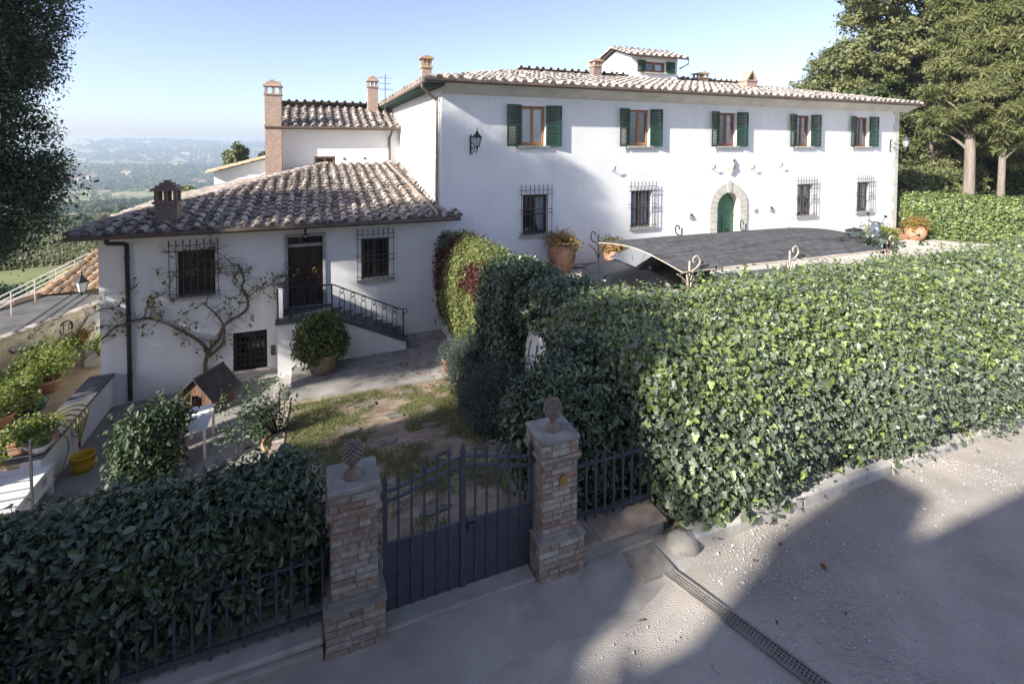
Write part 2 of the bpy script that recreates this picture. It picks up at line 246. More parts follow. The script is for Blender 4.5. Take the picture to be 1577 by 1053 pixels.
class MB:
    def __init__(s): s.v = []; s.f = []; s.m = []; s.s = []; s.r = []
    def add(s, vs, fs, m=0, smooth=False, r=None):
        k = len(s.v); r = random.random() if r is None else r
        s.v.extend([tuple(map(float, p)) for p in vs])
        for f in fs: s.f.append([i+k for i in f]); s.m.append(m); s.s.append(smooth); s.r.append(r)
    def box(s, x0, x1, y0, y1, z0, z1, m=0, r=None):
        s.add([(x0,y0,z0),(x1,y0,z0),(x1,y1,z0),(x0,y1,z0),(x0,y0,z1),(x1,y0,z1),(x1,y1,z1),(x0,y1,z1)],
              [(0,3,2,1),(4,5,6,7),(0,1,5,4),(1,2,6,5),(2,3,7,6),(3,0,4,7)], m, r=r)
    def obox(s, c, h, ax, m=0, r=None):      # oriented box: ax = three unit vectors
        c = np.array(c, float); A = np.array(ax, float)
        vs = [c+sx*h[0]*A[0]+sy*h[1]*A[1]+sz*h[2]*A[2] for sz in (-1, 1) for sx, sy in ((-1,-1),(1,-1),(1,1),(-1,1))]
        s.add(vs, [(0,3,2,1),(4,5,6,7),(0,1,5,4),(1,2,6,5),(2,3,7,6),(3,0,4,7)], m, r=r)
    def tube(s, pts, r, n=8, m=0, caps=True, smooth=True):
        P = np.array(pts, float); k = len(P); rr = np.full(k, r, float) if np.isscalar(r) else np.array(r, float)
        T = np.gradient(P, axis=0); T /= np.linalg.norm(T, axis=1)[:, None]+1e-9
        a = np.array([0, 0, 1.]) if abs(T[0][2]) < .9 else np.array([1., 0, 0])
        u = np.cross(T[0], a); u /= np.linalg.norm(u); vs = []
        for i in range(k):
            u = u-T[i]*(u@T[i]); u /= np.linalg.norm(u)+1e-9; w = np.cross(T[i], u)
            for j in range(n):
                t = 2*math.pi*j/n; vs.append(P[i]+rr[i]*(u*math.cos(t)+w*math.sin(t)))
        fs = [(i*n+j, i*n+(j+1) % n, (i+1)*n+(j+1) % n, (i+1)*n+j) for i in range(k-1) for j in range(n)]
        q = random.random(); s.add(vs, fs, m, smooth, r=q)
        if caps:
            s.add(vs[:n], [tuple(range(n))[::-1]], m, r=q); s.add(vs[-n:], [tuple(range(n))], m, r=q)
    def lathe(s, prof, c=(0, 0, 0), n=24, m=0, smooth=True, sx=1, sy=1):
        vs = [(c[0]+sx*r*math.cos(2*math.pi*j/n), c[1]+sy*r*math.sin(2*math.pi*j/n), c[2]+z) for r, z in prof for j in range(n)]
        k = len(prof)
        s.add(vs, [(i*n+j, i*n+(j+1) % n, (i+1)*n+(j+1) % n, (i+1)*n+j) for i in range(k-1) for j in range(n)], m, smooth)
    def prism(s, poly, a0, a1, axis='y', m=0):
        n = len(poly)
        def pt(p, a): return {'y': (p[0], a, p[1]), 'x': (a, p[0], p[1]), 'z': (p[0], p[1], a)}[axis]
        vs = [pt(p, a0) for p in poly]+[pt(p, a1) for p in poly]
        s.add(vs, [tuple(range(n)), tuple(range(2*n-1, n-1, -1))]+[(i, i+n, (i+1) % n+n, (i+1) % n) for i in range(n)], m)
    def ico(s, c, r, m=0, sq=(1, 1, 1), jit=0., smooth=True, n=8, k=5):
        prof = [(math.sin(math.pi*i/k), -math.cos(math.pi*i/k)) for i in range(k+1)]
        vs = [(c[0]+r*sq[0]*a*math.cos(2*math.pi*j/n)*(1+jit*(random.random()-.5)), c[1]+r*sq[1]*a*math.sin(2*math.pi*j/n)*(1+jit*(random.random()-.5)),
               c[2]+r*sq[2]*z*(1+jit*(random.random()-.5))) for a, z in prof for j in range(n)]
        s.add(vs, [(i*n+j, i*n+(j+1) % n, (i+1)*n+(j+1) % n, (i+1)*n+j) for i in range(k) for j in range(n)], m, smooth)
    def build(s, name, mats, parent=None, bevel=0, xf=None):
        me = bpy.data.meshes.new(name)
        v = s.v if xf is None else [tuple(xf @ Vector(p)) for p in s.v]
        me.from_pydata(v, [], s.f)
        for m in (mats if isinstance(mats, (list, tuple)) else [mats]): me.materials.append(m)
        me.polygons.foreach_set('material_index', s.m); me.polygons.foreach_set('use_smooth', s.s)
        at = me.attributes.new('rnd', 'FLOAT', 'FACE'); at.data.foreach_set('value', s.r); me.update()
        o = link(name, me, parent)
        if bevel:
            b = o.modifiers.new('bevel', 'BEVEL'); b.width = bevel; b.segments = 2; b.limit_method = 'ANGLE'; b.angle_limit = R(40)
        return o

def np_mesh(name, V, F_lists, mats, parent=None):
    """V (n,3); F_lists = list of (faces (k,m) int array, material index, rnd (k,), smooth)"""
    me = bpy.data.meshes.new(name); me.vertices.add(len(V)); me.vertices.foreach_set('co', np.asarray(V, np.float32).ravel())
    tot = np.concatenate([np.full(len(f), f.shape[1], np.int32) for f, *_ in F_lists]); lp = np.concatenate([f.ravel() for f, *_ in F_lists]).astype(np.int32)
    me.loops.add(len(lp)); me.loops.foreach_set('vertex_index', lp)
    me.polygons.add(len(tot)); st = np.concatenate([[0], np.cumsum(tot)[:-1]]).astype(np.int32)
    me.polygons.foreach_set('loop_start', st)
    me.polygons.foreach_set('material_index', np.concatenate([np.full(len(f), mi, np.int32) for f, mi, *_ in F_lists]))
    for m in mats: me.materials.append(m)
    me.update(calc_edges=True)
    me.polygons.foreach_set('use_smooth', np.concatenate([np.full(len(f), bool(sm)) for f, mi, r, sm in F_lists]))
    at = me.attributes.new('rnd', 'FLOAT', 'FACE'); at.data.foreach_set('value', np.concatenate([np.asarray(r, np.float32) for f, mi, r, sm in F_lists]))
    me.validate(); me.update()
    return link(name, me, parent)

# ---------------------------------------------------------------- foliage
SUNUP = SUN+np.array([0, -.25, .35]); SUNUP /= np.linalg.norm(SUNUP)
def fbm(P, sc, seed=0):
    g = np.random.default_rng(seed+101); out = np.zeros(len(P)); a = 1.; tot = 0
    for o in range(3):
        for k in range(5):
            d = g.normal(size=3); d /= np.linalg.norm(d); out += a*np.sin(P@d*sc*2.1**o*g.uniform(.7, 1.4)+g.uniform(0, 6.28))*.45
        tot += a; a *= .5
    return out/tot
TM = {  # leaf templates: x along the leaf, y across, z fold
 'oval': (np.array([(0,0,0),(.35,.24,.07),(.72,.2,.04),(1,0,-.05),(.72,-.2,.04),(.35,-.24,.07)]), [(0,1,2,3),(0,3,4,5)]),
 'ivy': (np.array([(0,0,0),(-.14,.3,.05),(.16,.5,.06),(.34,.3,.04),(.62,.3,.03),(1,0,-.06),(.62,-.3,.03),(.34,-.3,.04),(.16,-.5,.06),(-.14,-.3,.05)]), [(0,5,4,3,2,1),(0,9,8,7,6,5)]),
 'rhomb': (np.array([(0,0,0),(.5,.22,.04),(1,0,0),(.5,-.22,.04)]), [(0,1,2,3)]),
 'tuft': (np.array([(0,0,0),(.45,.30,.08),(1,.1,0),(.85,-.12,.02),(.4,-.3,.08)]), [(0,1,2,3,4)]),
 'spray': (np.array([(0,0,0),(.5,.1,.02),(1,0,0),(.5,-.1,.02)]), [(0,1,2,3)]),
 'needle': (np.array([(0,.05,0),(1,0,0),(0,-.05,0)]), [(0,1,2)]),
}
def norm(v): return v/(np.linalg.norm(v, axis=1)[:, None]+1e-9)
def leaf_arrays(P, N, size, tm, tilt=.6, droop=.4, sizej=.35, off=0, tdir=None, rnd=None):
    n = len(P); T, F = TM[tm]
    nn = norm(N+tilt*rng.normal(size=(n, 3)))
    t = rng.normal(size=(n, 3)) if tdir is None else tdir+droop*rng.normal(size=(n, 3))
    if tdir is None: t[:, 2] -= droop*2
    t = norm(t-nn*np.sum(t*nn, 1)[:, None]); b = np.cross(nn, t)
    s = size*np.exp(sizej*rng.normal(size=n)-.05).clip(.35, 2.3)
    V = P[:, None, :]+s[:, None, None]*(T[None, :, 0:1]*t[:, None, :]+T[None, :, 1:2]*b[:, None, :]+T[None, :, 2:3]*nn[:, None, :])
    base = off+np.arange(n)*len(T); r = rng.random(n) if rnd is None else rnd
    fl = {}
    for f in F: fl.setdefault(len(f), []).append(f)
    out = [(np.concatenate([base[:, None]+np.array(f)[None] for f in fs]), 0, np.tile(r, len(fs)), False) for fs in fl.values()]
    return V.reshape(-1, 3), out
def grid_normals(G):
    gu = np.gradient(G, axis=0); gv = np.gradient(G, axis=1); n = np.cross(gu, gv)
    return n/(np.linalg.norm(n, axis=2)[..., None]+1e-9)
def grid_sample(G, NG, n):
    a = G[:-1, :-1]; b = G[1:, :-1]; c = G[:-1, 1:]; d = G[1:, 1:]
    ar = np.linalg.norm(np.cross(b-a, c-a), axis=2)+np.linalg.norm(np.cross(b-d, c-d), axis=2); ar = ar/2
    if n < 0: n = int(-n*ar.sum())
    p = ar.ravel()/ar.sum(); k = rng.choice(len(p), n, p=p); i, j = np.unravel_index(k, ar.shape)
    u = rng.random(n)[:, None]; w = rng.random(n)[:, None]
    def bl(A): return (A[i, j]*(1-u)+A[i+1, j]*u)*(1-w)+(A[i, j+1]*(1-u)+A[i+1, j+1]*u)*w
    return bl(G), norm(bl(NG))
def sphere_grid(c, r, nu=12, nv=18, zlo=-1.):
    th = np.linspace(math.acos(max(-1, zlo)) if zlo > -1 else math.pi, 0, nu); ph = np.linspace(0, 2*math.pi, nv)
    T, Pp = np.meshgrid(th, ph, indexing='ij')
    G = np.stack([np.sin(T)*np.cos(Pp)*r[0]+c[0], np.sin(T)*np.sin(Pp)*r[1]+c[1], np.cos(T)*r[2]+c[2]], -1)
    return G[:, ::-1]
def foliage(name, grids, dens, size, tm, lmat, parent=None, amp=.12, lsc=2.5, depth=.12, tilt=.6, droop=.4, core=.12, flip=False,
            seed=0, tdir=None, sizej=.35, cmat=None, lm2=None, f2=None, extra=None, bias=0.):
    VV = []; FF = []; off = 0
    for q, G in enumerate(grids):
        NG = grid_normals(G)*(-1 if flip else 1)
        G = G+NG*(amp*fbm(G.reshape(-1, 3), lsc, seed+q).reshape(G.shape[:2]))[..., None]
        P, N = grid_sample(G, NG, -dens)
        P = P+N*(rng.normal(size=len(P))*depth*.5-depth*.35)[:, None]
        if extra is not None:
            kk = extra(P); P = P[kk]; N = N[kk]
        tds = np.tile(np.array(tdir, float), (len(P), 1)) if tdir is not None else None
        rr = rng.random(len(P))
        if bias: N = norm(N+bias*np.array(SUNUP))      # leaves turn to the light
        V, F = leaf_arrays(P, N, size, tm, tilt, droop, sizej, off, tds, rr)
        if lm2 is not None:          # a second kind of leaf on part of the surface
            sel = f2(P); nf = len(TM[tm][1]); selF = np.tile(sel, nf); new = []
            for f, mi, r, sm in F:
                new.append((f[~selF], 0, r[~selF], sm)); new.append((f[selF], 2, r[selF], sm))
            F = [x for x in new if len(x[0])]
        VV.append(V); FF += F; off += len(V)
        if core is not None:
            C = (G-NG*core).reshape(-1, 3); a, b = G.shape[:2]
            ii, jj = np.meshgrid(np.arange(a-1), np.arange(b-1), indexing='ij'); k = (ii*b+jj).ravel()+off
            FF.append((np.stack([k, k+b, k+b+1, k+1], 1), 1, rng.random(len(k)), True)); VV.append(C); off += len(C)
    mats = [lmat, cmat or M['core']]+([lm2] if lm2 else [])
    return np_mesh(name, np.concatenate(VV), FF, mats, parent)
def sweep(path, prof, endround=.35, nend=5):
    """path (n,3), prof (m,2) (offset along the left-hand normal, height); the ends are rounded off"""
    P = np.array(path, float); pr = np.array(prof, float); T = np.gradient(P[:, :2], axis=0); T /= np.linalg.norm(T, axis=1)[:, None]
    Nn = np.stack([T[:, 1], -T[:, 0]], 1); c = np.array([pr[:, 0].mean(), pr[:, 1].min()])
    n = len(P); s = np.ones(n)
    L = np.concatenate([[0], np.cumsum(np.linalg.norm(np.diff(P, axis=0), axis=1))])
    if endround > 0:
        for i in range(n):
            for d in (L[i], L[-1]-L[i]):
                if d < endround: s[i] = min(s[i], max(.04, math.sqrt(max(0, 1-(1-d/endround)**2))))
    G = np.zeros((n, len(pr), 3))
    for i in range(n):
        q = c+(pr-c)*s[i]; G[i, :, :2] = P[i, :2]+q[:, :1]*Nn[i]; G[i, :, 2] = P[i, 2]+q[:, 1]
    return G
def resample(pts, step):
    P = np.array(pts, float); L = np.concatenate([[0], np.cumsum(np.linalg.norm(np.diff(P, axis=0), axis=1))])
    s = np.linspace(0, L[-1], max(2, int(L[-1]/step)+1)); return np.stack([np.interp(s, L, P[:, k]) for k in range(P.shape[1])], 1)
def smooth_path(pts, n=8):
    P = np.array(pts, float); out = []
    for i in range(len(P)-1):
        p0 = P[max(i-1, 0)]; p1 = P[i]; p2 = P[i+1]; p3 = P[min(i+2, len(P)-1)]
        for t in np.linspace(0, 1, n, endpoint=False):
            out.append(.5*((2*p1)+(-p0+p2)*t+(2*p0-5*p1+4*p2-p3)*t*t+(-p0+3*p1-3*p2+p3)*t**3))
    return np.array(out+[P[-1]])
def crown(name, blobs, nclump, per, size, tm, lmat, parent, rc=(.5, .9), fill=.55, tilt=.9, droop=.3, zsq=.7, updir=0., seed=1):
    """clumps of leaves spread through a set of ellipsoids, thickest near their surface, with gaps between"""
    g = np.random.default_rng(seed); w = np.array([b[1][0]*b[1][1]*b[1][2] for b in blobs])**.7; w /= w.sum()
    P = []; N = []; cen = []; RR = []
    for k in range(nclump):
        c, r = blobs[g.choice(len(blobs), p=w)]
        d = g.normal(size=3); d /= np.linalg.norm(d); rad = g.uniform(fill, 1.)**.6
        cc = np.array(c)+d*np.array(r)*rad; q = g.uniform(*rc)
        e = g.normal(size=(per, 3)); e /= np.linalg.norm(e, axis=1)[:, None]
        e *= (g.random(per)**.45)[:, None]*q*g.uniform(.7, 1.3, size=3); e[:, 2] *= zsq
        P.append(cc+e); nn = e/(np.linalg.norm(e, axis=1)[:, None]+1e-6)+d*.5; nn[:, 2] += .4+updir; N.append(nn); cen.append(cc)
        RR.append(np.clip(g.random()*.6+g.random(per)*.4, 0, 1))
    P = np.concatenate(P); N = norm(np.concatenate(N)); rr = np.concatenate(RR)
    V, F = leaf_arrays(P, N, size, tm, tilt, droop, .35, 0, None, rr)
    np_mesh(name, V, F, [lmat], parent); return cen
def limbs(mb, root, top, targets, r0, n=7):
    """limbs leave the trunk line root->top and reach the clump centres"""
    root = np.array(root, float); top = np.array(top, float)
    for t in targets:
        t = np.array(t); h = np.clip((t[2]-root[2])/(top[2]-root[2])*.8, .15, .95); a = root+(top-root)*h
        mid = (a+t)/2+np.array([0, 0, .12*np.linalg.norm(t-a)]); mb.tube(smooth_path([a, mid, t], 4), np.linspace(r0*(1.05-h*.7), .02, 9), n)

# ================================================================ THE SETTING
def struct(name, mb, m, bevel=0):
    o = mb.build(name, m, None, bevel); o['kind'] = 'structure'; return o
def sheet(name, xs, ys, zf, m, jit=0., smooth=True):
    X, Y = np.meshgrid(xs, ys, indexing='ij'); Z = zf(X, Y)
    if jit: Z = Z+jit*fbm(np.stack([X, Y, X*0], -1).reshape(-1, 3), 2.2, 3).reshape(X.shape)
    a, b = X.shape; ii, jj = np.meshgrid(np.arange(a-1), np.arange(b-1), indexing='ij'); k = (ii*b+jj).ravel()
    o = np_mesh(name, np.stack([X, Y, Z], -1).reshape(-1, 3), [(np.stack([k, k+b, k+b+1, k+1], 1), 0, rng.random(len(k)), smooth)], [m])
    o['kind'] = 'structure'; return o

sheet('road', np.arange(-30, 60, .25), np.arange(-12, 4.81, .22), lambda x, y: -5.0+0*x, M['road'], .012)
# concrete apron in front of the gate, its outer edge wavering into the gravel
mb = MB()
edge = [(-7, 4.0), (-2, 4.05), (-.3, 4.1), (.6, 4.06), (1.3, 4.1), (2.1, 4.16), (2.8, 4.22), (3.3, 4.33), (3.9, 4.45), (4.3, 4.55)]
e = smooth_path(edge, 5); k = len(e)
mb.add([(p[0], p[1]+.03*math.sin(p[0]*9)+.02*math.sin(p[0]*23), -5.004) for p in e]+[(p[0], 5.0, -4.965) for p in e]+[(p[0], 5.9, -4.965) for p in e],
       [(i, i+1, i+1+k, i+k) for i in range(k-1)]+[(i+k, i+1+k, i+1+2*k, i+2*k) for i in range(k-1)])
struct('pavement', mb, M['apron'])
mb = MB(); mb.box(.62, 2.3, 4.98, 5.42, -5.05, -4.93); struct('gate_threshold', mb, M['concrete'], .02)
mb = MB()
for i in range(14): mb.box(4.32+i*1.9, 4.32+i*1.9+1.895, 4.69+.01*math.sin(i*2.1), 4.99, -5.1, -4.84+.012*math.sin(i*1.7))
struct('kerb', mb, M['kerb'], .03)
mb = MB(); mb.box(4.3, 30, 4.95, 5.35, -5.1, -4.86); struct('hedge_bed', mb, M['earth'])

# sunken garden: lawn, path, yard, terrace and forecourt
def lawn_z(x, y): return np.interp(y, [5.3, 6.2, 9, 12, 15.6], [-5.0, -5.35, -6.2, -7.0, -7.62])
sheet('lawn', np.arange(-.72, 5.21, .18), np.arange(5.4, 15.9, .18), lawn_z, M['soil'], .035)
def yard_z(x, y): return -8.12+(x+1.2)*.075
sheet('yard', np.arange(-6.6, -.5, .3), np.arange(8.5, 19.7, .4), yard_z, M['yard'], .008)
mb = MB()
mb.add([(-.75,15.75,-7.58),(4.75,15.3,-7.52),(5.1,15.3,-7.52),(5.1,19.6,-7.5),(-.75,19.6,-7.6)], [(0,1,2,3,4)])
mb.add([(-.75,15.75,-7.58),(4.75,15.3,-7.52),(4.75,15.3,-7.95),(-.75,15.75,-8.6)], [(0,3,2,1)])
mb.add([(-.75,15.75,-7.58),(-.75,19.6,-7.6),(-.75,19.6,-8.6),(-.75,15.75,-8.6)], [(0,1,2,3)])
struct('path', mb, M['path'])
mb = MB(); mb.box(-1.25, -.76, 17.0, 18.09, -8.3, -7.86); struct('path_step', mb, M['kerb'], .015)
mb = MB()
for i in range(44):      # brick-edged step between lawn and yard
    y = 8.6+i*.165; z = float(lawn_z(0, y))
    mb.box(-.99, -.73, y, y+.155, -8.8, z+.02+.008*random.random())
struct('lawn_edging', mb, M['brick'])
def fore_z(x, y): return -5.42-.0135*(x-8)
sheet('forecourt', np.arange(4.9, 90, .8), np.arange(5.6, 26.1, .5), fore_z, M['fore'], .01)
mb = MB()
for i in range(70): mb.add([(5.1+i*.4, 18.95, -5.36-.0135*(i*.4-2.9)), (5.49+i*.4, 18.95, -5.36-.0135*(i*.4-2.9)), (5.49+i*.4, 19.5, -5.355-.0135*(i*.4-2.9)), (5.1+i*.4, 19.5, -5.355-.0135*(i*.4-2.9))], [(0,1,2,3)])
struct('brick_paving', mb, M['brick'])
sheet('terrace', np.arange(-16, -6.2, .5), np.arange(9, 28.1, .5), lambda x, y: -8.72+0*x, M['earth'], .02)
mb = MB(); mb.box(-14, -.98, 5.42, 8.6, -9.2, -5.02); mb.box(-14, -7.3, 8.55, 9.2, -9.5, -8.5); struct('planting_bank', mb, M['earth'])

# valley and hills
az = np.radians(np.concatenate([np.arange(-180, -36, 8.), np.arange(-36, 4, .45), np.arange(4, 181, 8.)]))
ds = np.concatenate([np.linspace(30, 120, 14), np.geomspace(135, 4250, 80)])
A, D = np.meshgrid(az, ds, indexing='ij'); X = D*np.sin(A); Y = D*np.cos(A)
prof = np.interp(np.log(D), np.log([30, 60, 120, 300, 700, 1200, 1600, 2400, 3200, 4000, 5200]), [-9.4, -11.2, -18, -33, -66, -100, -112, -92, -46, 16, 16])
PP = np.stack([X, Y, X*0], -1).reshape(-1, 3)
n1 = fbm(PP, .0016, 11).reshape(X.shape); n2 = fbm(PP, .006, 12).reshape(X.shape); n3 = fbm(PP, .0045, 17).reshape(X.shape)
Z = prof+n1*np.interp(D, [100, 700, 1500, 2600, 4000], [0, 5, 16, 34, 24])+n2*np.interp(D, [60, 300, 1200, 4000], [0, 1.0, 6, 12])+n3*np.interp(D, [800, 1500, 2500], [0, 6, 10])
Z = np.minimum(Z, 24+7*np.sin(A*23)+4*np.sin(A*61))
near = np.clip((np.degrees(np.abs(A+np.radians(14)))-24)/8, 0, 1)   # beside and behind the house the plateau runs on
Z = Z*(1-near)+near*np.where(D < 60, -9.4+np.clip((np.degrees(A)-6)/14, 0, 1)*(D > 29)*3.0, np.maximum(prof, -14))
TZ = Z
a, b = X.shape; ii, jj = np.meshgrid(np.arange(a-1), np.arange(b-1), indexing='ij'); k = (ii*b+jj).ravel()
m = mat('valley_fields', [(.15,.165,.075),(.23,.235,.11),(.33,.31,.16),(.18,.19,.09)], rough=1, spec=.02, nscale=.09, namt=.35, rampscale=.009, stain=((.07,.10,.045),.004,.53,.6), stain2=((.34,.32,.16),.011,.54,.7), bump=0)
o = np_mesh('hills', np.stack([X, Y, Z], -1).reshape(-1, 3), [(np.stack([k, k+b, k+b+1, k+1], 1), 0, rng.random(len(k)), True)], [m]); o['kind'] = 'structure'
def hill_z(x, y):
    d = math.hypot(x, y); aa = math.atan2(x, y); i = int(np.clip(np.searchsorted(az, aa)-1, 0, a-2)); j = int(np.clip(np.searchsorted(ds, d)-1, 0, b-2))
    u = (aa-az[i])/(az[i+1]-az[i]); v = (d-ds[j])/(ds[j+1]-ds[j])
    return float((TZ[i,j]*(1-u)+TZ[i+1,j]*u)*(1-v)+(TZ[i,j+1]*(1-u)+TZ[i+1,j+1]*u)*v)
# far-off woods and hedgerows on the slopes
VV = []; FF = []; off = 0
ic = [(math.sin(math.pi*i/3)*math.cos(2*math.pi*j/5+i), math.sin(math.pi*i/3)*math.sin(2*math.pi*j/5+i), -math.cos(math.pi*i/3)) for i in range(4) for j in range(5)]
IC = np.array(ic); IF = np.array([(i*5+j, i*5+(j+1) % 5, (i+1)*5+(j+1) % 5, (i+1)*5+j) for i in range(3) for j in range(5)])
cnt = 0
while cnt < 5200:
    aa = math.radians(random.uniform(-27, -1)); d = math.exp(random.uniform(math.log(190), math.log(4050)))
    x, y = d*math.sin(aa), d*math.cos(aa)
    w = fbm(np.array([[x, y, 0.]]), .0052, 31)[0]+.55*fbm(np.array([[x, y, 0.]]), .021, 32)[0]
    th = np.interp(d, [190, 500, 1100, 1800, 3000], [.45, .38, .22, .10, .05])
    if w < th and random.random() > .03: continue
    r = random.uniform(2.2, 4.6)*(.7+min(d, 3500)/1900); z = hill_z(x, y)
    V = IC*np.array([r*random.uniform(.8, 1.4), r*random.uniform(.8, 1.3), r*random.uniform(.6, 1.0)])*(1+.25*rng.normal(size=(20, 1)))+np.array([x, y, z+r*.35])
    if d < 1100:       # nearer crowns: many small faces
        m_ = 46; e = norm(rng.normal(size=(m_, 3)))*rng.uniform(.6, 1, size=(m_, 1))*r*np.array([1.15, 1.15, .8]); Vq, Fq = leaf_arrays(e+np.array([x, y, z+r*.45]), norm(e+np.array([0, 0, .3*r])), r*.62, 'tuft', .5, .2, .3, off, None, np.clip(.35*rng.random(m_)+.65*random.random(), 0, 1))
        VV.append(Vq); FF += Fq; off += len(Vq); cnt += 1; continue
    VV.append(V); FF.append((IF+off, 0, np.full(15, random.random()), False)); off += 20; cnt += 1
o = np_mesh('distant_woodland', np.concatenate(VV), FF, [LM['far']])
tag(o, 'blue green woods and hedgerows scattered over the far valley slopes', 'woodland', kind='stuff')
# vineyard rows on the near fields
VV = []; FF = []; off = 0
for row in range(34):
    d0 = 66+row*(3.2+row*.16)
    for q in range(170):
        aa = math.radians(-27+q*.13+.05*random.random()); d = d0*(1+.06*math.sin(aa*9+row*.02)); x, y = d*math.sin(aa), d*math.cos(aa); z = hill_z(x, y)
        VV.append(IC*np.array([.32, .42, .5])*(d/110)**.5*(1+.2*rng.normal(size=(20, 1)))+np.array([x, y, z+.3])); FF.append((IF+off, 0, np.full(15, .3+.7*random.random()), False)); off += 20
o = np_mesh('vineyard', np.concatenate(VV), FF, [LM['oak']]); tag(o, 'rows of vines on the sloping field below the left tree', 'vineyard', kind='stuff')
def pix_dir(px, py):
    v = np.array([(px-788.5)/FPX, (PPY-py)/FPX, 1.]); return v[0]*rt+v[1]*up+v[2]*fw
def hill_hit(px, py, d0=150):
    dr = pix_dir(px, py); dr = dr/math.hypot(dr[0], dr[1])
    for d in np.geomspace(d0, 5000, 500):
        if dr[2]*d < hill_z(dr[0]*d, dr[1]*d): break
    return dr[0]*d, dr[1]*d, d
far = [(143,276,1.0,'pale farmhouse by a dark cypress on the far valley floor','w'),(153,276,.7,'small pale barn just right of the valley farmhouse','w'),(118,279,.8,'low pale house left of the farmhouse by the dark cypress','r'),
       (104,278,.7,'leftmost pale house on the valley floor beside the big tree','w'),(149,292,.6,'tiny orange roofed hut among the olive fields','r'),(286,240,.9,'lone white house high on the wooded far hillside','w'),
       (301,281,.8,'white house at the right edge of the valley','w'),(312,283,.9,'long white shed right of the white valley house','w'),(195,269,.9,'row of pale houses in the middle of the valley','r'),(276,256,1.0,'long pale building across the far wooded slope','w')]
for px, py, s, lab, kd in far:
    x, y, d = hill_hit(px, py); z = hill_z(x, y); u = d/1000*3.2*s
    t = thing('farmhouse', lab, 'house', (x, y, z), 'far houses in the valley'); mb = MB()
    mb.box(x-2.2*u, x+2.2*u, y-1.3*u, y+1.3*u, z-2, z+1.9*u); mb.build('wall', M['housewhite'], t); mb = MB()
    mb.prism([(x-2.5*u, z+1.9*u), (x+2.5*u, z+1.9*u), (x, z+2.9*u)], y-1.5*u, y+1.5*u, 'y'); mb.build('roof', M['farmroof'], t)

# ================================================================ BUILDINGS
def wall_openings(mb, x0, x1, z0, z1, y, ops, depth=.24, m=0):
    """front wall facing -y with rectangular openings and their reveals"""
    xs = sorted({x0, x1, *[o[0] for o in ops], *[o[1] for o in ops]}); zs = sorted({z0, z1, *[o[2] for o in ops], *[o[3] for o in ops]})
    for i in range(len(xs)-1):
        for j in range(len(zs)-1):
            cx, cz = (xs[i]+xs[i+1])/2, (zs[j]+zs[j+1])/2
            if any(o[0] < cx < o[1] and o[2] < cz < o[3] for o in ops): continue
            mb.add([(xs[i],y,zs[j]),(xs[i+1],y,zs[j]),(xs[i+1],y,zs[j+1]),(xs[i],y,zs[j+1])], [(0,1,2,3)], m)
    for a, b, c, d in ops:
        mb.add([(a,y,c),(b,y,c),(b,y,d),(a,y,d),(a,y+depth,c),(b,y+depth,c),(b,y+depth,d),(a,y+depth,d)],
               [(0,4,5,1),(1,5,6,2),(2,6,7,3),(3,7,4,0)], m)
def pt_in(u, v, poly, pad=0.):
    ins = False; n = len(poly)
    for i in range(n):
        a, b = poly[i], poly[(i+1) % n]
        if (a[1] > v) != (b[1] > v) and u < (b[0]-a[0])*(v-a[1])/(b[1]-a[1])+a[0]: ins = not ins
    return ins
